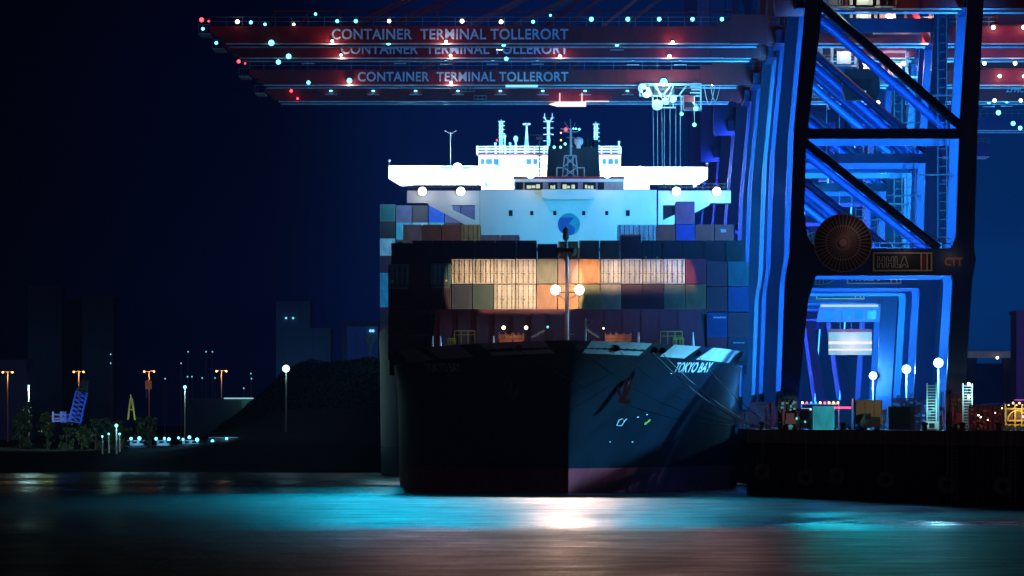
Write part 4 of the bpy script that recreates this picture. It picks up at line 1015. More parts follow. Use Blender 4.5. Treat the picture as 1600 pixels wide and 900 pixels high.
# little green vehicle cab left of the teal container
t_ = thing('yard_tractor', 'small green yard tractor with dark round window left of the teal container', 'vehicle', (XW(1258,858),858,QZ))
mb = MB(); mb.prism([(-.6,.3),(.6,.3),(.65,1.3),(-.65,1.3)],0,2.4); mb.prism([(-.65,1.3),(.65,1.3),(.5,2.4),(-.55,2.4)],.2,1.8); mb.build('body', mat('pale_green', (.2,.4,.25), .5), t_)
mb = MB(); mb.tube((0,-.02,1.7),(0,.15,1.7),.48,n=18); mb.build('window', M_glass, t_)
mb = MB(); mb.tube((0,-.06,.95),(0,.05,.95),.1,n=8); mb.build('headlight', E_soft, t_)
for x in (-.62,.42):
    for y in (.3,1.9): mb = MB(); mb.tube((x,y,.32),(x+.2,y,.32),.32,n=14); mb.build('wheel', M_black, t_)
t_ = thing('lamp_frame', 'yellow green upright frame with lights beside the green yard tractor', 'frame', (XW(1249,860),860,QZ))
mb = MB(); mb.box(-.35,-.15,0,.3,0,2.4); mb.box(.25,.4,0,.3,0,2.4); mb.box(-.35,.4,0,.3,2.1,2.4); mb.build('frame', M_yellow, t_)
lamp('', E_soft, .14, t_, (-.3,-.1,1.3)); light('POINT', (0,-1.2,1.4), 25, (.8,.9,.6), t_, shadow_soft_size=.1)
# string of coloured lights and strip light behind the quay containers
t_ = thing('light_gantry', 'low gantry with a row of pink and white lights above the teal container', 'lights', (XW(1280,880),880,QZ))
mb = MB(); mb.bar((-2,0,2.95),(2.2,0,2.95),.12); mb.bar((-2,0,0),(-2,0,2.95),.12); mb.bar((2.2,0,0),(2.2,0,2.95),.12); mb.build('frame', M_grey, t_)
for i in range(9): lamp('', [E_white,E_red,E_blue,E_blue,E_white,E_red,E_sod,E_sod,E_sod][i], .13+.02*(i>5), t_, (-1.9+i*.5,-.2,3.1))
mb = MB(); mb.box(-2.0,-.5,-.3,-.1,2.25,2.45); mb.build('strip_light', emis('strip_white', (.6,.8,1), 2.5), t_)
light('POINT', (1.6,-1.0,3.3), 160, (1,.4,.25), t_, shadow_soft_size=.1); light('AREA', (-1.3,-.6,2.2), 150, (.3,.6,1), t_, shape='RECTANGLE', size=1.5, size_y=.3)
# far vehicles; glowing bars stand for their red light trails
for i, (px, py, w_, Yc) in enumerate(((1316,637,2.2,960),(1347,635,1.2,930))):
    t_ = thing('terminal_truck', ['low dark terminal truck with a long pink light bar behind the teal container','dark terminal truck with a short red light bar behind the tan box'][i], 'truck', (XW(px,Yc),Yc,QZ))
    mb = MB(); mb.box(-w_/2,w_/2,0,6,.8,2.3); mb.box(-w_/2,w_/2,-.6,6.4,.5,.8); mb.build('body', M_dark, t_)
    mb = MB(); z_ = ZW(py,Yc)-QZ; mb.box(-w_/2,w_/2,-.1,.1,z_-.12,z_+.12); mb.build('light_bar', emis('bar_pink', (1,.06,.14), 2.5), t_)
    mb = MB()
    for x in (-w_/2+.2,w_/2-.2): mb.bar((x,.1,2.2),(x,.1,z_),.08)
    mb.build('bracket', M_grey, t_)
    for x in (-w_/2,w_/2-.3):
        for y in (.5,5): mb = MB(); mb.tube((x,y,.45),(x+.3,y,.45),.45,n=12); mb.build('wheel', M_black, t_)
# tall quay lamps
for i, (px, py, Yc) in enumerate(((1466,567,884),(1416,577,962),(1364,587,1066))):
    t_ = thing('quay_lamp', ['bright cyan floodlight mast on the quay, nearest and highest of three','middle one of three bright cyan floodlight masts on the quay','bright cyan floodlight mast farthest left of three on the quay'][i], 'lamp', G(px,Yc), 'bright floodlight masts on the quay')
    z_ = ZW(py,Yc)-QZ; mb = MB(); mb.tube((0,0,0),(0,0,z_),.14,.09,8); mb.bar((-.6,0,z_),(.6,0,z_),.12); mb.build('pole', M_grey, t_)
    lamp('', emis('lamp_flood_cyan', (.45,.95,1), 5), .76, t_, (0,-.3,z_), name='floodlight')
    light('POINT', (0,-1.4,z_), 9000, (.2,.75,1), t_, shadow_soft_size=.4)
# lit ladders / access towers
for i, (px, py0, Yc, hh) in enumerate(((1456,590,856,5.2),(1512,592,862,5.2))):
    t_ = thing('access_tower', ['white lit access ladder tower on the quay below the brightest lamp','pale access ladder tower with two lamps right of the black crane leg'][i], 'tower', G(px,Yc), 'access ladder towers on the quay')
    mb = MB()
    for x in (-.5,.5):
        for y in (0,.8): mb.bar((x,y,0),(x,y,hh),.1)
    for k_ in range(17): z_ = k_*hh/17; mb.bar((-.5,0,z_),(.5,0,z_),.07); mb.bar((-.5,.8,z_),(.5,.8,z_),.07)
    mb.build('ladder', mat('ladder_white', (.5,.75,.75), .5), t_)
    if i == 0:
        mb = MB(); mb.box(-.75,.75,-.2,.9,.15,1.0); mb.build('base_box', M_white, t_); mb = MB(); mb.box(-.3,.3,-.26,-.21,.3,.8); mb.build('hatch', M_dark, t_)
        light('POINT', (0,-1.6,2.5), 260, (.4,.9,.9), t_, shadow_soft_size=.2)
    else:
        for zz in (ZW(600,Yc)-QZ, ZW(620,Yc)-QZ): lamp('', E_white, .24, t_, (.1,-.3,zz)); light('POINT', (.1,-1,zz), 120, (.6,.95,1), t_, shadow_soft_size=.2)
# bogie equipment cabinets (red) around the crane feet
def machinery(name, label, px0, px1, py0, Yc, col, seed, lights_=0):
    rnd = random.Random(seed); w_ = XW(px1,Yc)-XW(px0,Yc); h_ = ZW(py0,Yc)-QZ
    t_ = thing(name, label, 'machinery', (XW(px0,Yc),Yc,QZ))
    mb = MB(); mb.box(0,w_,.6,2.4,0,h_*.94); 
    for k_ in range(int(w_/.55)+1): x = k_*w_/(int(w_/.55)+1); mb.box(x,x+.12,.3,.6,0,h_)
    mb.box(0,w_,.3,.6,h_-.15,h_); mb.box(0,w_,.2,.6,h_*.5,h_*.5+.12)
    mb.build('frame', col, t_)
    mb = MB()
    for k_ in range(int(w_*h_*3)):
        x = rnd.uniform(0,w_-.4); z_ = rnd.uniform(.1,h_-.4); a = rnd.uniform(.12,.4); mb.box(x,x+a,rnd.uniform(-.1,.2),.6,z_,z_+rnd.uniform(.08,.3))
    mb.build('fitting', mat('fitting_grey%d' % (seed%3), ((.4,.36,.36),(.35,.1,.09),(.45,.45,.48))[seed%3], .5), t_)
    for k_ in range(lights_): lamp('', [E_white,E_warm][k_%2], .07+.03*rnd.random(), t_, (rnd.uniform(.1,w_-.1),-.2,rnd.uniform(h_*.4,h_*.95)))
    return t_
machinery('bogie_drive', 'red wheel drive machinery on the quay edge right beside the ship side', 1172, 1212, 628, 905, M_red, 1)
machinery('bogie_drive', 'dark red wheel machinery at the foot of the waterside black crane leg', 1216, 1246, 622, 866, mat('deep_red', (.12,.01,.02), .5), 2)
machinery('bogie_drive', 'pink and red wheel machinery behind the navy container', 1394, 1440, 622, 935, M_red, 3)
machinery('bogie_drive', 'red wheel machinery between the ladder tower and landside crane foot', 1440, 1474, 625, 903, M_red, 5)
machinery('bogie_drive', 'dark red wheel machinery at the foot of the landside black crane leg', 1478, 1510, 616, 866, mat('deep_red', (.12,.01,.02), .5), 4)
machinery('equipment_cabin', 'dark maroon equipment cabins in a row on the right part of the quay', 1514, 1568, 633, 856, mat('cabin_maroon', (.1,.012,.02), .5), 7, 5)
# yellow straddle frame at right
t_ = thing('yard_vehicle', 'yellow framed yard vehicle at the right edge of the quay', 'vehicle', (XW(1570,862),862,QZ))
mb = MB()
for z_ in (.5,1.0,2.3): mb.box(0,3.2,0,.2,z_,z_+.16)
for x in (0,1.05,1.8,3.0): mb.box(x,x+.15,-.02,.22,.3,2.9)
for k_ in range(8): a = math.pi*k_/8; b2 = math.pi*(k_+1)/8; mb.bar((1.4+1.1*math.cos(a),-.1,1.1+1.1*math.sin(a)),(1.4+1.1*math.cos(b2),-.1,1.1+1.1*math.sin(b2)),.13)
mb.build('frame', M_yellow, t_)
mb = MB(); mb.box(.3,3,.5,3,.6,2.4); mb.build('body', mat('deep_red', (.12,.01,.02), .5), t_)
for x in (.2,.8,1.6,2.5): mb = MB(); mb.tube((x,-.1,.3),(x,.3,.3),.3,n=12); mb.build('wheel', M_black, t_)
for x in (.9,1.6,2.3): lamp('', E_sod, .14, t_, (x,-.2,3.0))
light('POINT', (1.5,-1.8,2.0), 230, (1,.8,.4), t_, shadow_soft_size=.2)
lamp('', emis('lamp_lilac', (.8,.4,1), 2), .22, t_, (2.0,-.25,1.5))
# suspended spreader with a white container inside the blue portals
YS = 1090.0
t_ = thing('hanging_container', 'white lit container hanging from a spreader inside the blue crane portals', 'container', (XW(1328,YS),YS,ZW(548,YS)))
k_ = YS/F
mb = MB(); mb.box(-3.0,3.0,-1.2,1.2,-.6,2.6); mb.build('body', mat('hang_cream', (.6,.36,.14), .5), t_)
mb = MB(); mb.box(-3.02,3.02,-1.24,-1.2,.9,1.3); mb.box(-3.02,3.02,-1.24,-1.2,0,.25); mb.build('light_strip', emis('strip_warm', (1,.8,.5), 1.0), t_)  # emission strips added to make the container look lit
mb = MB(); mb.box(-3.05,3.05,-1.3,1.3,2.65,3.0); mb.build('frame', M_red, t_)
t2 = thing('spreader', 'oval lit spreader headblock above the hanging white container', 'spreader', (XW(1322,YS),YS,ZW(510,YS)))
mb = MB(); mb.prism([(-4.2,.6),(4.6,.6),(4.9,2.9),(4.0,3.2),(-3.6,3.2)],-1.4,1.4); mb.build('body', mat('spreader_grey', (.1,.12,.2), .5), t2)
mb = MB(); mb.box(-3.6,4.4,-1.48,-1.42,2.7,3.0); mb.build('light_strip', emis('strip_pale', (.7,.85,1), .8), t2)  # emission strip added to brighten the spreader
mb = MB()
for x in (-2.9,-.6,1.2,2.9): mb.box(x,x+1.2,-1.47,-1.42,1.0,2.2)
mb.build('window', mat('spreader_window', (.02,.1,.3), .2), t2)
mb = MB()
for x in (-2.6,-.9,.8,2.4):
    mb.bar((x,0,3.2),(x*1.05,0,40),.05); mb.bar((x*.9,0,.6),(x*.9,0,-.6),.1)
mb.build('rope', M_grey, t2)
light('POINT', tuple(Vector(t_.location)+Vector((0,-4,1))), 330, (1,.85,.65), None, shadow_soft_size=.3)  # added point with no fixture, brightening the hanging container

# tall lamp outside the right edge that lights the bow (a real floodlight mast on the quay)
t_ = thing('floodlight_mast', 'tall floodlight mast on the quay outside the right edge of the picture', 'lamp', (62,882,QZ))
mb = MB(); mb.tube((0,0,0),(0,0,21),.3,.15,10); mb.box(-1,1,-.2,.2,20.6,21); mb.build('pole', M_grey, t_)
lamp('', E_cyan, .6, t_, (-.6,0,21.3), name='floodlight')
L = light('SPOT', (-1.4,0,21.3), 500000, (.12,.6,1), t_, shadow_soft_size=1.6, spot_size=R(50), spot_blend=.6); aim(L, Vector((8,878,10))-Vector((61,882,28.3)))

t_ = thing('floodlight_mast', 'shorter floodlight mast on the quay outside the right edge, lighting the quay containers', 'lamp', (66,800,QZ))  # mast added out of view to light the quay goods
mb = MB(); mb.tube((0,0,0),(0,0,11),.25,.15,10); mb.box(-1,1,-.2,.2,10.6,11); mb.build('pole', M_grey, t_)
lamp('', E_cyan, .5, t_, (-.6,0,11.3), name='floodlight')
for (tx, pw, cl_, sz) in ((28.3, 160000, (.3,1,1), 5), (33.2, 26000, (1,.85,.65), 4.5), (45, 16000, (1,.4,.35), 9)):
    L = light('SPOT', (-1.2,0,11.3), pw, cl_, t_, shadow_soft_size=.3, spot_size=R(sz), spot_blend=.6); aim(L, Vector((tx,861,8.6))-Vector((64.8,800,18.3)))

# ------------------------------------------------------------------ far shore (left)
mb = MB()
def hgt(x, y):
    d = y-1240-8*math.sin(x*.05)
    b0 = min(max(d/14, -.1), 1)*3.6 + .5*math.sin(x*.09)*max(0,min(d/20,1))
    hx = (x+38)/40.0 if x > -38 else (x+38)/12.5
    hill = 14.5*math.exp(-(abs(hx)**3.0)*.35)*math.exp(-((y-1335)/55)**2)*(1+.03*math.sin(x*.5))
    return b0 + hill
nx, ny = 170, 40
xs = [-330+ (300.5)*i/nx for i in range(nx+1)]; ys = [1232 + (i/ny)**1.6*420 for i in range(ny+1)]
vs = [(x, y, hgt(x,y)) for y in ys for x in xs]
mb.add(vs, [(j*(nx+1)+i, j*(nx+1)+i+1, (j+1)*(nx+1)+i+1, (j+1)*(nx+1)+i) for j in range(ny) for i in range(nx)])
struct(smooth(mb.build('far_bank', mat('bank_earth', (.0025,.004,.006), 1.0, spec=.05, scale=.2, bump=.4))))
mb = MB(); mb.add([(-4000,1640,3.4),(3500,1640,3.4),(3500,9000,3.4),(-4000,9000,3.4)], [(0,1,2,3)]); struct(mb.build('far_ground', mat('bank_earth', (.0025,.004,.006), 1.0, spec=.05)))
# buildings
def building(px0, px1, py0, Yc, label, wins=(), col=(.06,.08,.10), glow=0):
    x0, x1 = XW(px0,Yc), XW(px1,Yc); z_ = ZW(py0,Yc); t_ = thing('building', label, 'building', ((x0+x1)/2,Yc,3))
    m_ = mat('facade_%d' % int(px0), tuple(v*3 for v in col), .7, scale=.05)
    w_ = (x1-x0)/2; mb = MB(); mb.box(-w_,w_,0,30,0,z_-3)
    fl = max(3,int((z_-3)/6))
    for k_ in range(1,fl): mb.box(-w_-.15,w_+.15,-.2,0,k_*(z_-3)/fl,k_*(z_-3)/fl+.4)
    nb = max(3,int((x1-x0)/5))
    for k_ in range(nb+1): x = -w_+2*w_*k_/nb; mb.box(x-.3,x+.3,-.35,0,0,z_-3)
    mb.build('wall', m_, t_)
    mb = MB(); mb.box(-w_-.4,w_+.4,-.4,30.4,z_-3,z_-2.2); mb.build('roof', m_, t_)
    for px, py in wins: lamp('', E_soft, .45, t_, (XW(px,Yc)-t_.location.x,-.6,ZW(py,Yc)-3))
    if glow: light('POINT', (0,-16,(z_-3)*.55), glow, (.1,.5,1), t_, shadow_soft_size=1)  # added point with no fixture, lifting the facade
    return t_
building(433, 483, 475, 2300, 'faint blue gridded tower block behind the hill, with two small lights', ((447,497),(458,497)), (.035,.09,.15), 750)
building(434, 515, 517, 2200, 'wide lower gridded block in front of the faint tower', (), (.04,.10,.14), 750)
building(536, 590, 506, 2400, 'faint building just left of the ships beyond the hill', (), (.03,.07,.12), 600)
building(45, 95, 450, 2600, 'tall dim silo tower at the far left of the skyline', (), (.02,.03,.045), 330)
building(97, 124, 470, 2650, 'dim silo tower between the two tallest at the left', (), (.015,.025,.035))
building(130, 176, 466, 2550, 'dim silo block right of the tallest silo tower', (), (.02,.035,.05), 330)
building(0, 40, 567, 2000, 'low pale shed at the left edge of the picture', (), (.06,.09,.12))
building(545, 588, 516, 1700, 'small lit glass building right of the bare tree', ((579,517),(583,517)), (.03,.10,.14))
# street lamps
def street_lamp(px, py, Yc, em, label, double=False, h0=None, r_=.5, power=0, col=(1,1,1), grp='lamps on the far shore'):
    t_ = thing('street_lamp', label, 'lamp', (XW(px,Yc),Yc,hgt(XW(px,Yc),Yc) if Yc < 1640 else 3.4), grp)
    z_ = ZW(py,Yc)-t_.location.z
    mb = MB(); mb.tube((0,0,0),(0,0,z_),.16,.1,8); mb.bar((-1.1 if double else -.1,0,z_),(1.1 if double else .1,0,z_),.12); mb.build('pole', mat('pole_lit', (.4,.32,.25), .6), t_)  # one pole colour for every lamp
    for x in ((-1.0,1.0) if double else (0,)): lamp('', em, r_, t_, (x,-.2,z_-.1))
    if power: light('POINT', (0,-1.2,z_-.8), power, col, t_, shadow_soft_size=.3)
for i, px in enumerate((12,123,233,346)): street_lamp(px, 581-i*.6, 1600, E_sod, ['leftmost twin headed orange street lamp on the far shore','second twin headed orange street lamp from the left','twin headed orange lamp above the small orange sign','twin headed orange street lamp left of the bright white lamp'][i], True, r_=.28, power=500, col=(1,.5,.2))
street_lamp(447, 575, 1262, emis('lamp_flood_cyan', (.45,.95,1), 5), 'brightest white floodlight of the far shore, left of the hill top', r_=.8, power=160, col=(.35,.85,1))
street_lamp(289, 604, 1420, E_cyan, 'tall cyan lamp standing alone left of the small hangar', r_=.42, power=500, col=(.3,.8,1))
street_lamp(182, 664, 1255, E_cyan, 'short cyan lamp near the water above the laid up boats', r_=.38, power=300, col=(.3,.8,1))
street_lamp(45, 602, 1400, E_soft, 'pale lamp post above the pointed lit tree', r_=.3, power=4200, col=(.5,.95,.9))
for i, (px, py) in enumerate(((160,681),(170,677),(187,677))): street_lamp(px, py, 1256, E_cyan, ['tiny lamp left of the short cyan lamp','tiny lamp just left of the short cyan lamp post','tiny lamp just right of the short cyan lamp post'][i], r_=.22)
# lattice boom crane lit blue
def lattice(m, a, b_, w0, w1, n_, th):
    a = Vector(a); b_ = Vector(b_); d = (b_-a).normalized(); s_ = Vector((d.z,0,-d.x))
    for i in range(n_):
        p, q_ = a.lerp(b_, i/n_), a.lerp(b_, (i+1)/n_); u, v = w0+(w1-w0)*i/n_, w0+(w1-w0)*(i+1)/n_
        for y in (-u/2,u/2):
            Yo = Vector((0,y,0)); m.bar(p+s_*u/2+Yo,q_+s_*v/2+Yo,th); m.bar(p-s_*u/2+Yo,q_-s_*v/2+Yo,th); m.bar(p+s_*u/2+Yo,q_-s_*v/2+Yo,th*.7); m.bar(p-s_*u/2+Yo,p+s_*u/2+Yo,th*.7)
Yc = 1380
t_ = thing('barge_crane', 'blue lit lattice boom crane leaning right on a low barge frame', 'crane', (XW(105,Yc),Yc,4)); W = lambda px, py: P(px,py,Yc)-t_.location
M_lb = mat('lattice_blue', (.01,.06,.7), .5)
mb = MB(); lattice(mb, W(117,659), W(128,612), 2.0, 1.9, 7, .26); mb.build('boom', M_lb, t_)
mb = MB(); lattice(mb, W(128,612), W(134,594), 1.8, .8, 4, .14); mb.bar(W(112,655), W(133,594), .1); mb.build('boom_tip', M_dark, t_)
mb = MB()
for px in (83,95,98,102,111): mb.bar(W(px,660), W(px,643), .35)
for py in (648,654,658): mb.bar(W(82,py), W(118,py), .25)
mb.build('frame', M_lb, t_)
light('POINT', W(100,662)+Vector((0,-9,0)), 200, (0,.08,1), t_, shadow_soft_size=.3); light('POINT', W(116,640)+Vector((0,-9,0)), 500, (0,.08,1), t_, shadow_soft_size=.3)
t_ = thing('a_frame', 'yellow lit A shaped frame standing among the bushes', 'frame', (XW(205,Yc),Yc,4)); W = lambda px, py: P(px,py,Yc)-t_.location
mb = MB(); mb.bar(W(200,656),W(204,622),.3); mb.bar(W(211,656),W(206,622),.3); mb.bar(W(202,640),W(209,640),.25); mb.bar(W(203,630),W(207,630),.3); mb.bar(W(205,622),W(204,617),.2); mb.build('frame', mat('a_yellow', (.6,.45,.05), .5), t_)
light('POINT', W(205,660)+Vector((0,-5,0)), 90, (1,.8,.3), t_, shadow_soft_size=.3)
t_ = thing('billboard', 'small orange lit sign board below the third orange street lamp', 'sign', (XW(232,1590),1590,4)); W = lambda px, py: P(px,py,1590)-t_.location
mb = MB(); a, b_ = W(227,608), W(237,595); mb.box(a.x,b_.x,-.1,.1,a.z,b_.z); mb.build('board', mat('board_orange', (.5,.2,.07), .6, emit=(.8,.25,.08), es=.12), t_)
mb = MB(); mb.bar(W(229,622),W(229,608),.3); mb.bar(W(228,601),W(236,601),.2); mb.build('post', M_grey, t_)
# hangar; a strip of emission stands for its lit roof edge
t_ = thing('hangar', 'low hangar with a bright roof edge and greenish end below the lone cyan lamp', 'building', (XW(335,1500),1500,3.6)); W = lambda px, py: P(px,py,1500)-t_.location
a, b_ = W(290,641), W(396,622.5)
mb = MB(); mb.box(a.x,b_.x,0,20,0,b_.z); mb.build('wall', mat('hangar_wall', (.03,.05,.07), .7), t_)
mb = MB(); c = W(350,622.5); mb.box(c.x,b_.x,-.3,-.05,b_.z-.1,b_.z+.12); mb.build('roof_light', emis('roof_strip', (.35,.75,.9), .9), t_)
mb = MB(); c = W(378,624); mb.box(c.x,b_.x,-.4,-.05,0,b_.z-.3); mb.build('end_door', mat('hangar_green', (.05,.2,.17), .6), t_)
light('POINT', W(386,628)+Vector((0,-4,0)), 120, (.4,.9,.7), t_, shadow_soft_size=.2)
# moored pontoon boats with lamps
t_ = None
random.seed(11)
for i, (px0, px1) in enumerate(((196,232),(238,272),(278,318),(322,390))):
    Yc = 1268+i; t_ = thing('small_boat', ['leftmost low laid up boat with cyan deck lamps by the far bank','second low laid up boat from the left by the far bank','third low laid up boat from the left by the far bank','largest laid up boat with white cabin, rightmost by the far bank'][i], 'boat', (XW((px0+px1)/2,Yc),Yc-6,hgt(XW((px0+px1)/2,Yc),Yc-6)+.1), 'boats laid up on the far bank'); W = lambda px, py: P(px,py,Yc-6)-t_.location
    a, b_ = W(px0,0), W(px1,0); zb = W(0,696).z; L_ = b_.x-a.x
    mb = MB(); mb.prism([(a.x,zb),(b_.x,zb),(b_.x-.6,.1),(a.x+.6,.1)],-2,2); mb.build('hull', mat('boat_hull', (.02,.04,.08), .5), t_)
    mb = MB(); mb.box(a.x+.8,b_.x-.8,-1.4,1.4,zb,W(0,689 if i < 3 else 684).z); mb.box(a.x+.4,b_.x-.6,-1.6,1.6,W(0,689 if i < 3 else 684).z,W(0,688 if i < 3 else 683).z); mb.build('cabin', mat('boat_white', (.5,.6,.7), .5), t_)
    mb = MB(); 
    for k_ in range(int(L_/1.2)): mb.box(a.x+1.2+k_*1.15,a.x+1.9+k_*1.15,-1.45,-1.41,zb+.35,zb+.8)
    mb.build('window', M_glass, t_)
    for px in {0:(206,219),1:(245,258,265),2:(280,287,297,309),3:(333,355,383)}[i]: lamp('', E_cyan, random.uniform(.26,.42), t_, W(px, random.uniform(683,687) if i < 3 else random.uniform(685,692))+Vector((0,-2.2,0)))
    light('POINT', W((px0+px1)/2,686)+Vector((0,-4,0)), 160, (.25,.7,1), t_, shadow_soft_size=.2)
# trees and bushes
M_leaf = mat('foliage', (.07,.11,.05), .7, alt=(.04,.07,.03), scale=1.5); M_bark = mat('bark', (.08,.06,.05), .8)
def tree(px, py0, py1, wpx, Yc, label, shape='bush', seed=0, n_=700, cat='bush'):
    rnd = random.Random(seed); s_ = Yc/F; base = hgt(XW(px,Yc),Yc); top = ZW(py0,Yc); H = top-base; W_ = wpx*s_/2
    t_ = thing('bush' if cat == 'bush' else 'tree', label, cat, (XW(px,Yc),Yc,base-.1), 'trees and bushes on the far shore')
    mb = MB(); mb.tube((0,0,0),(0,0,H*.6),.12+.02*H,.05,6)
    for k_ in range(7): a = rnd.uniform(0,6.3); z_ = H*rnd.uniform(.1,.5); mb.tube((0,0,z_),(math.cos(a)*W_*.6,math.sin(a)*W_*.5,z_+H*.25),.07,.03,5)
    mb.build('trunk', M_bark, t_)
    mb = MB(); cl_ = []
    for k_ in range(14):
        h_ = rnd.uniform(.04,.9); wd = (1-h_)**.8 if shape == 'cone' else math.sqrt(max(.05,1-(h_*1.05-.35)**2/.6))
        a = rnd.uniform(0,6.3); cl_.append((math.cos(a)*W_*wd*.65, math.sin(a)*W_*wd*.6, H*h_, rnd.uniform(.22,.42)*W_*(.55+.6*wd)))
    for k_ in range(n_):
        c = cl_[k_ % 14]; g = Vector((rnd.gauss(0,1),rnd.gauss(0,1),rnd.gauss(0,1)))*c[3]*.55; p = Vector(c[:3])+g; p.z = min(max(p.z,.1),H*1.03)
        q_ = rnd.uniform(.18,.42); u = Vector((rnd.uniform(-1,1),rnd.uniform(-1,1),rnd.uniform(-1,1))).normalized()*q_; v = u.cross(Vector((rnd.uniform(-1,1),rnd.uniform(-1,1),1))).normalized()*q_*.7
        mb.add([p-u,p-v,p+u,p+v],[(0,1,2,3)])
    mb.build('crown', M_leaf, t_)
tree(43, 618, 660, 24, 1392, 'tall pointed tree lit pale green under the lamp post', 'cone', 1, 800, 'tree')
tree(31, 636, 660, 22, 1390, 'round bush just left of the pointed lit tree', 'bush', 2)
tree(74, 640, 662, 24, 1388, 'yellow green bush left of the blue lattice crane', 'bush', 3)
for i, (px, py, w_) in enumerate(((128,649,20),(150,648,26),(172,650,20),(191,647,26),(216,650,20),(236,646,28),(104,655,24))):
    tree(px, py, 662, w_, 1386, ['bush directly right of the blue lattice crane','broad bush second to the right of the blue crane','small bush midway between blue crane and yellow frame','bush left of the yellow A frame','bush right of the yellow A frame','dim wide bush farthest right of the yellow A frame','low bush in front of the blue barge frame'][i], 'bush', 20+i, 650)
light('POINT', tuple(P(75,650,1374)), 1000, (.8,1,.4), None, shadow_soft_size=.3)
light('POINT', tuple(P(170,640,1368)), 1800, (.4,.9,.6), None, shadow_soft_size=.3)
mb = MB(); rnd = random.Random(9)
for k_ in range(9000):
    x = rnd.uniform(-66,-29.8); y = rnd.uniform(1285,1345); z_ = hgt(x,y)
    if z_ < 5: continue
    p = Vector((x,y,z_+rnd.uniform(-.1,.75)*(.6+.5*math.sin(x*.9)*math.sin(x*.37+2)))); q_ = rnd.uniform(.12,.32)
    u = Vector((rnd.uniform(-1,1),rnd.uniform(-1,1),rnd.uniform(-.4,1))).normalized()*q_; v = u.cross(Vector((rnd.uniform(-1,1),rnd.uniform(-1,1),1))).normalized()*q_*.6
    mb.add([p-u,p-v,p+u,p+v],[(0,1,2,3)])
o = mb.build('undergrowth', mat('undergrowth_leaf', (.004,.007,.008), 1.0, spec=.05)); struct(o, 'stuff'); tag(o, 'dark low undergrowth covering the hill', 'undergrowth')
# bare tree near the ship
t_ = thing('bare_tree', 'leafless tree with spreading branches left of the far ship', 'tree', (XW(578,1330),1330,hgt(XW(578,1330),1330)-.3)); rnd = random.Random(5); mb = MB()
def branch(p, d, L_, r_, lv):
    q_ = p+d*L_; mb.tube(p,q_,r_,r_*.6,5)
    if lv:
        for k_ in range(3): branch(p.lerp(q_,rnd.uniform(.5,1)), (d+Vector((rnd.uniform(-.7,.7),rnd.uniform(-.4,.4),rnd.uniform(-.1,.5)))).normalized(), L_*.68, r_*.55, lv-1)
branch(Vector((0,0,0)), Vector((0,0,1)), 2.2, .2, 5); mb.build('trunk', M_bark, t_)
light('POINT', tuple(P(590,530,1322)), 500, (.2,.8,.9), None, shadow_soft_size=.3)

# small far lights scattered along the left skyline
mb = MB(); random.seed(5)
for px, py in ((173,553),(173,567),(258,591),(300,588),(294,549),(283,567),(322,549),(332,549),(392,583),(393,591),(381,606),(293,588),(316,590),(336,590)):
    street_lamp(px, py, 2050, E_soft, f'tiny distant light on the left skyline, {ORD[[173,174,258,300,294,283,322,332,392,393,381,293,316,336].index(px) if px != 173 else (0 if py == 553 else 1)]} of the faint scatter', r_=.24, grp='tiny distant lights on the skyline')

# ------------------------------------------------------------------ right background
Yc = 2100; t_ = thing('river_bridge', 'distant lit road bridge crossing behind the black crane leg at right', 'bridge', (XW(1560,Yc),Yc,3)); W = lambda px, py: P(px,py,Yc)-t_.location
mb = MB(); a, b_ = W(1500,559), W(1680,549); mb.box(a.x,b_.x,0,10,a.z,b_.z); mb.build('deck', mat('bridge_deck', (.3,.34,.42), .6, emit=(.3,.35,.5), es=.12), t_)  # low emission in the deck colour makes the bridge look lit
mb = MB()
for px in (1520,1575,1640): mb.box(W(px,0).x-1.2,W(px,0).x+1.2,2,8,0,a.z)
mb.build('pier', M_conc, t_)
mb = MB(); 
for k_ in range(40): mb.box(a.x+k_*.78,a.x+k_*.78+.12,-.1,0,a.z+.1,b_.z+.9)
mb.build('parapet', M_grey, t_)
lamp('', E_warm, .55, t_, W(1558,559)+Vector((0,-1,0)))
building(1590, 1680, 490, 1900, 'tall pinkish lit building cut by the right edge of the picture', (), (.30,.14,.28))  # pink light is put into the facade colour
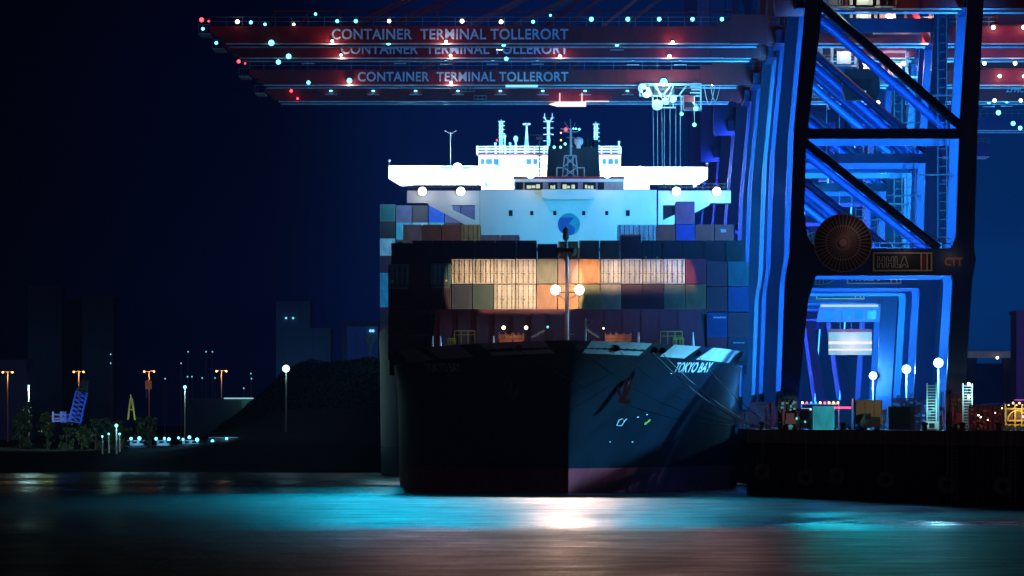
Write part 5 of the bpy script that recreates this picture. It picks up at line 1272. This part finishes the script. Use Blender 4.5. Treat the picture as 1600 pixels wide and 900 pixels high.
building(1518, 1589, 572, 2300, 'low dark blue warehouse behind the quay below the distant bridge', (), (.01,.05,.16))
t_ = thing('light_gantry', 'row of distant pink and orange yard lights at the right edge above the yellow vehicle', 'lights', (XW(1570,1200),1200,QZ)); W = lambda px, py: P(px,py,1200)-t_.location
mb = MB(); mb.bar(W(1530,632),W(1610,629),.12); mb.bar(W(1532,632),W(1532,662),.12); mb.build('frame', M_dark, t_)
mb = MB(); a = W(1585,626); b_ = W(1612,624); mb.box(a.x,b_.x,-.1,.1,a.z,b_.z); mb.build('sign_light', emis('lilac_bar', (.8,.15,.6), .5), t_)
for px, em in ((1576,E_sod),(1588,E_sod),(1597,E_sod)): lamp('', em, .22, t_, W(px,633)+Vector((0,-.3,0)), .5)
# blue lamps added low between the portals for a general glow
for Yc in (905, 960, 1030, 1100, 1200, 1320):
    t_ = thing('portal_lamp', f"small blue floodlight standing on the quay between the crane portals, {['nearest','second','third','fourth','fifth','farthest'][[905,960,1030,1100,1200,1320].index(Yc)]} in line", 'lamp', (RAILX+4,Yc,QZ), 'blue floodlights between the crane portals')
    mb = MB(); mb.box(-.2,.2,-.2,.2,0,.5); mb.bar((-.3,0,.4),(.3,0,.4),.12); mb.build('base', M_dark, t_)
    lamp('', E_blue, .16, t_, (0,-.1,.65)); L = light('POINT', (0,0,1.6), 1800, (.02,.25,1), t_, shadow_soft_size=.4)

# ------------------------------------------------------------------ haze
mb = MB(); mb.box(-2500, 2500, -20, 4200, -3, 160)
hz_ = mb.build('haze', None); struct(hz_, 'stuff')
hm = bpy.data.materials.new('river_haze'); hm.use_nodes = True; t = hm.node_tree; t.nodes.clear()
v = t.nodes.new('ShaderNodeVolumePrincipled'); v.inputs['Density'].default_value = .00007; v.inputs['Color'].default_value = (.25,.5,1,1); v.inputs['Anisotropy'].default_value = .3
o_ = t.nodes.new('ShaderNodeOutputMaterial'); t.links.new(v.outputs[0], o_.inputs['Volume'])
hz_.data.materials.clear(); hz_.data.materials.append(hm)
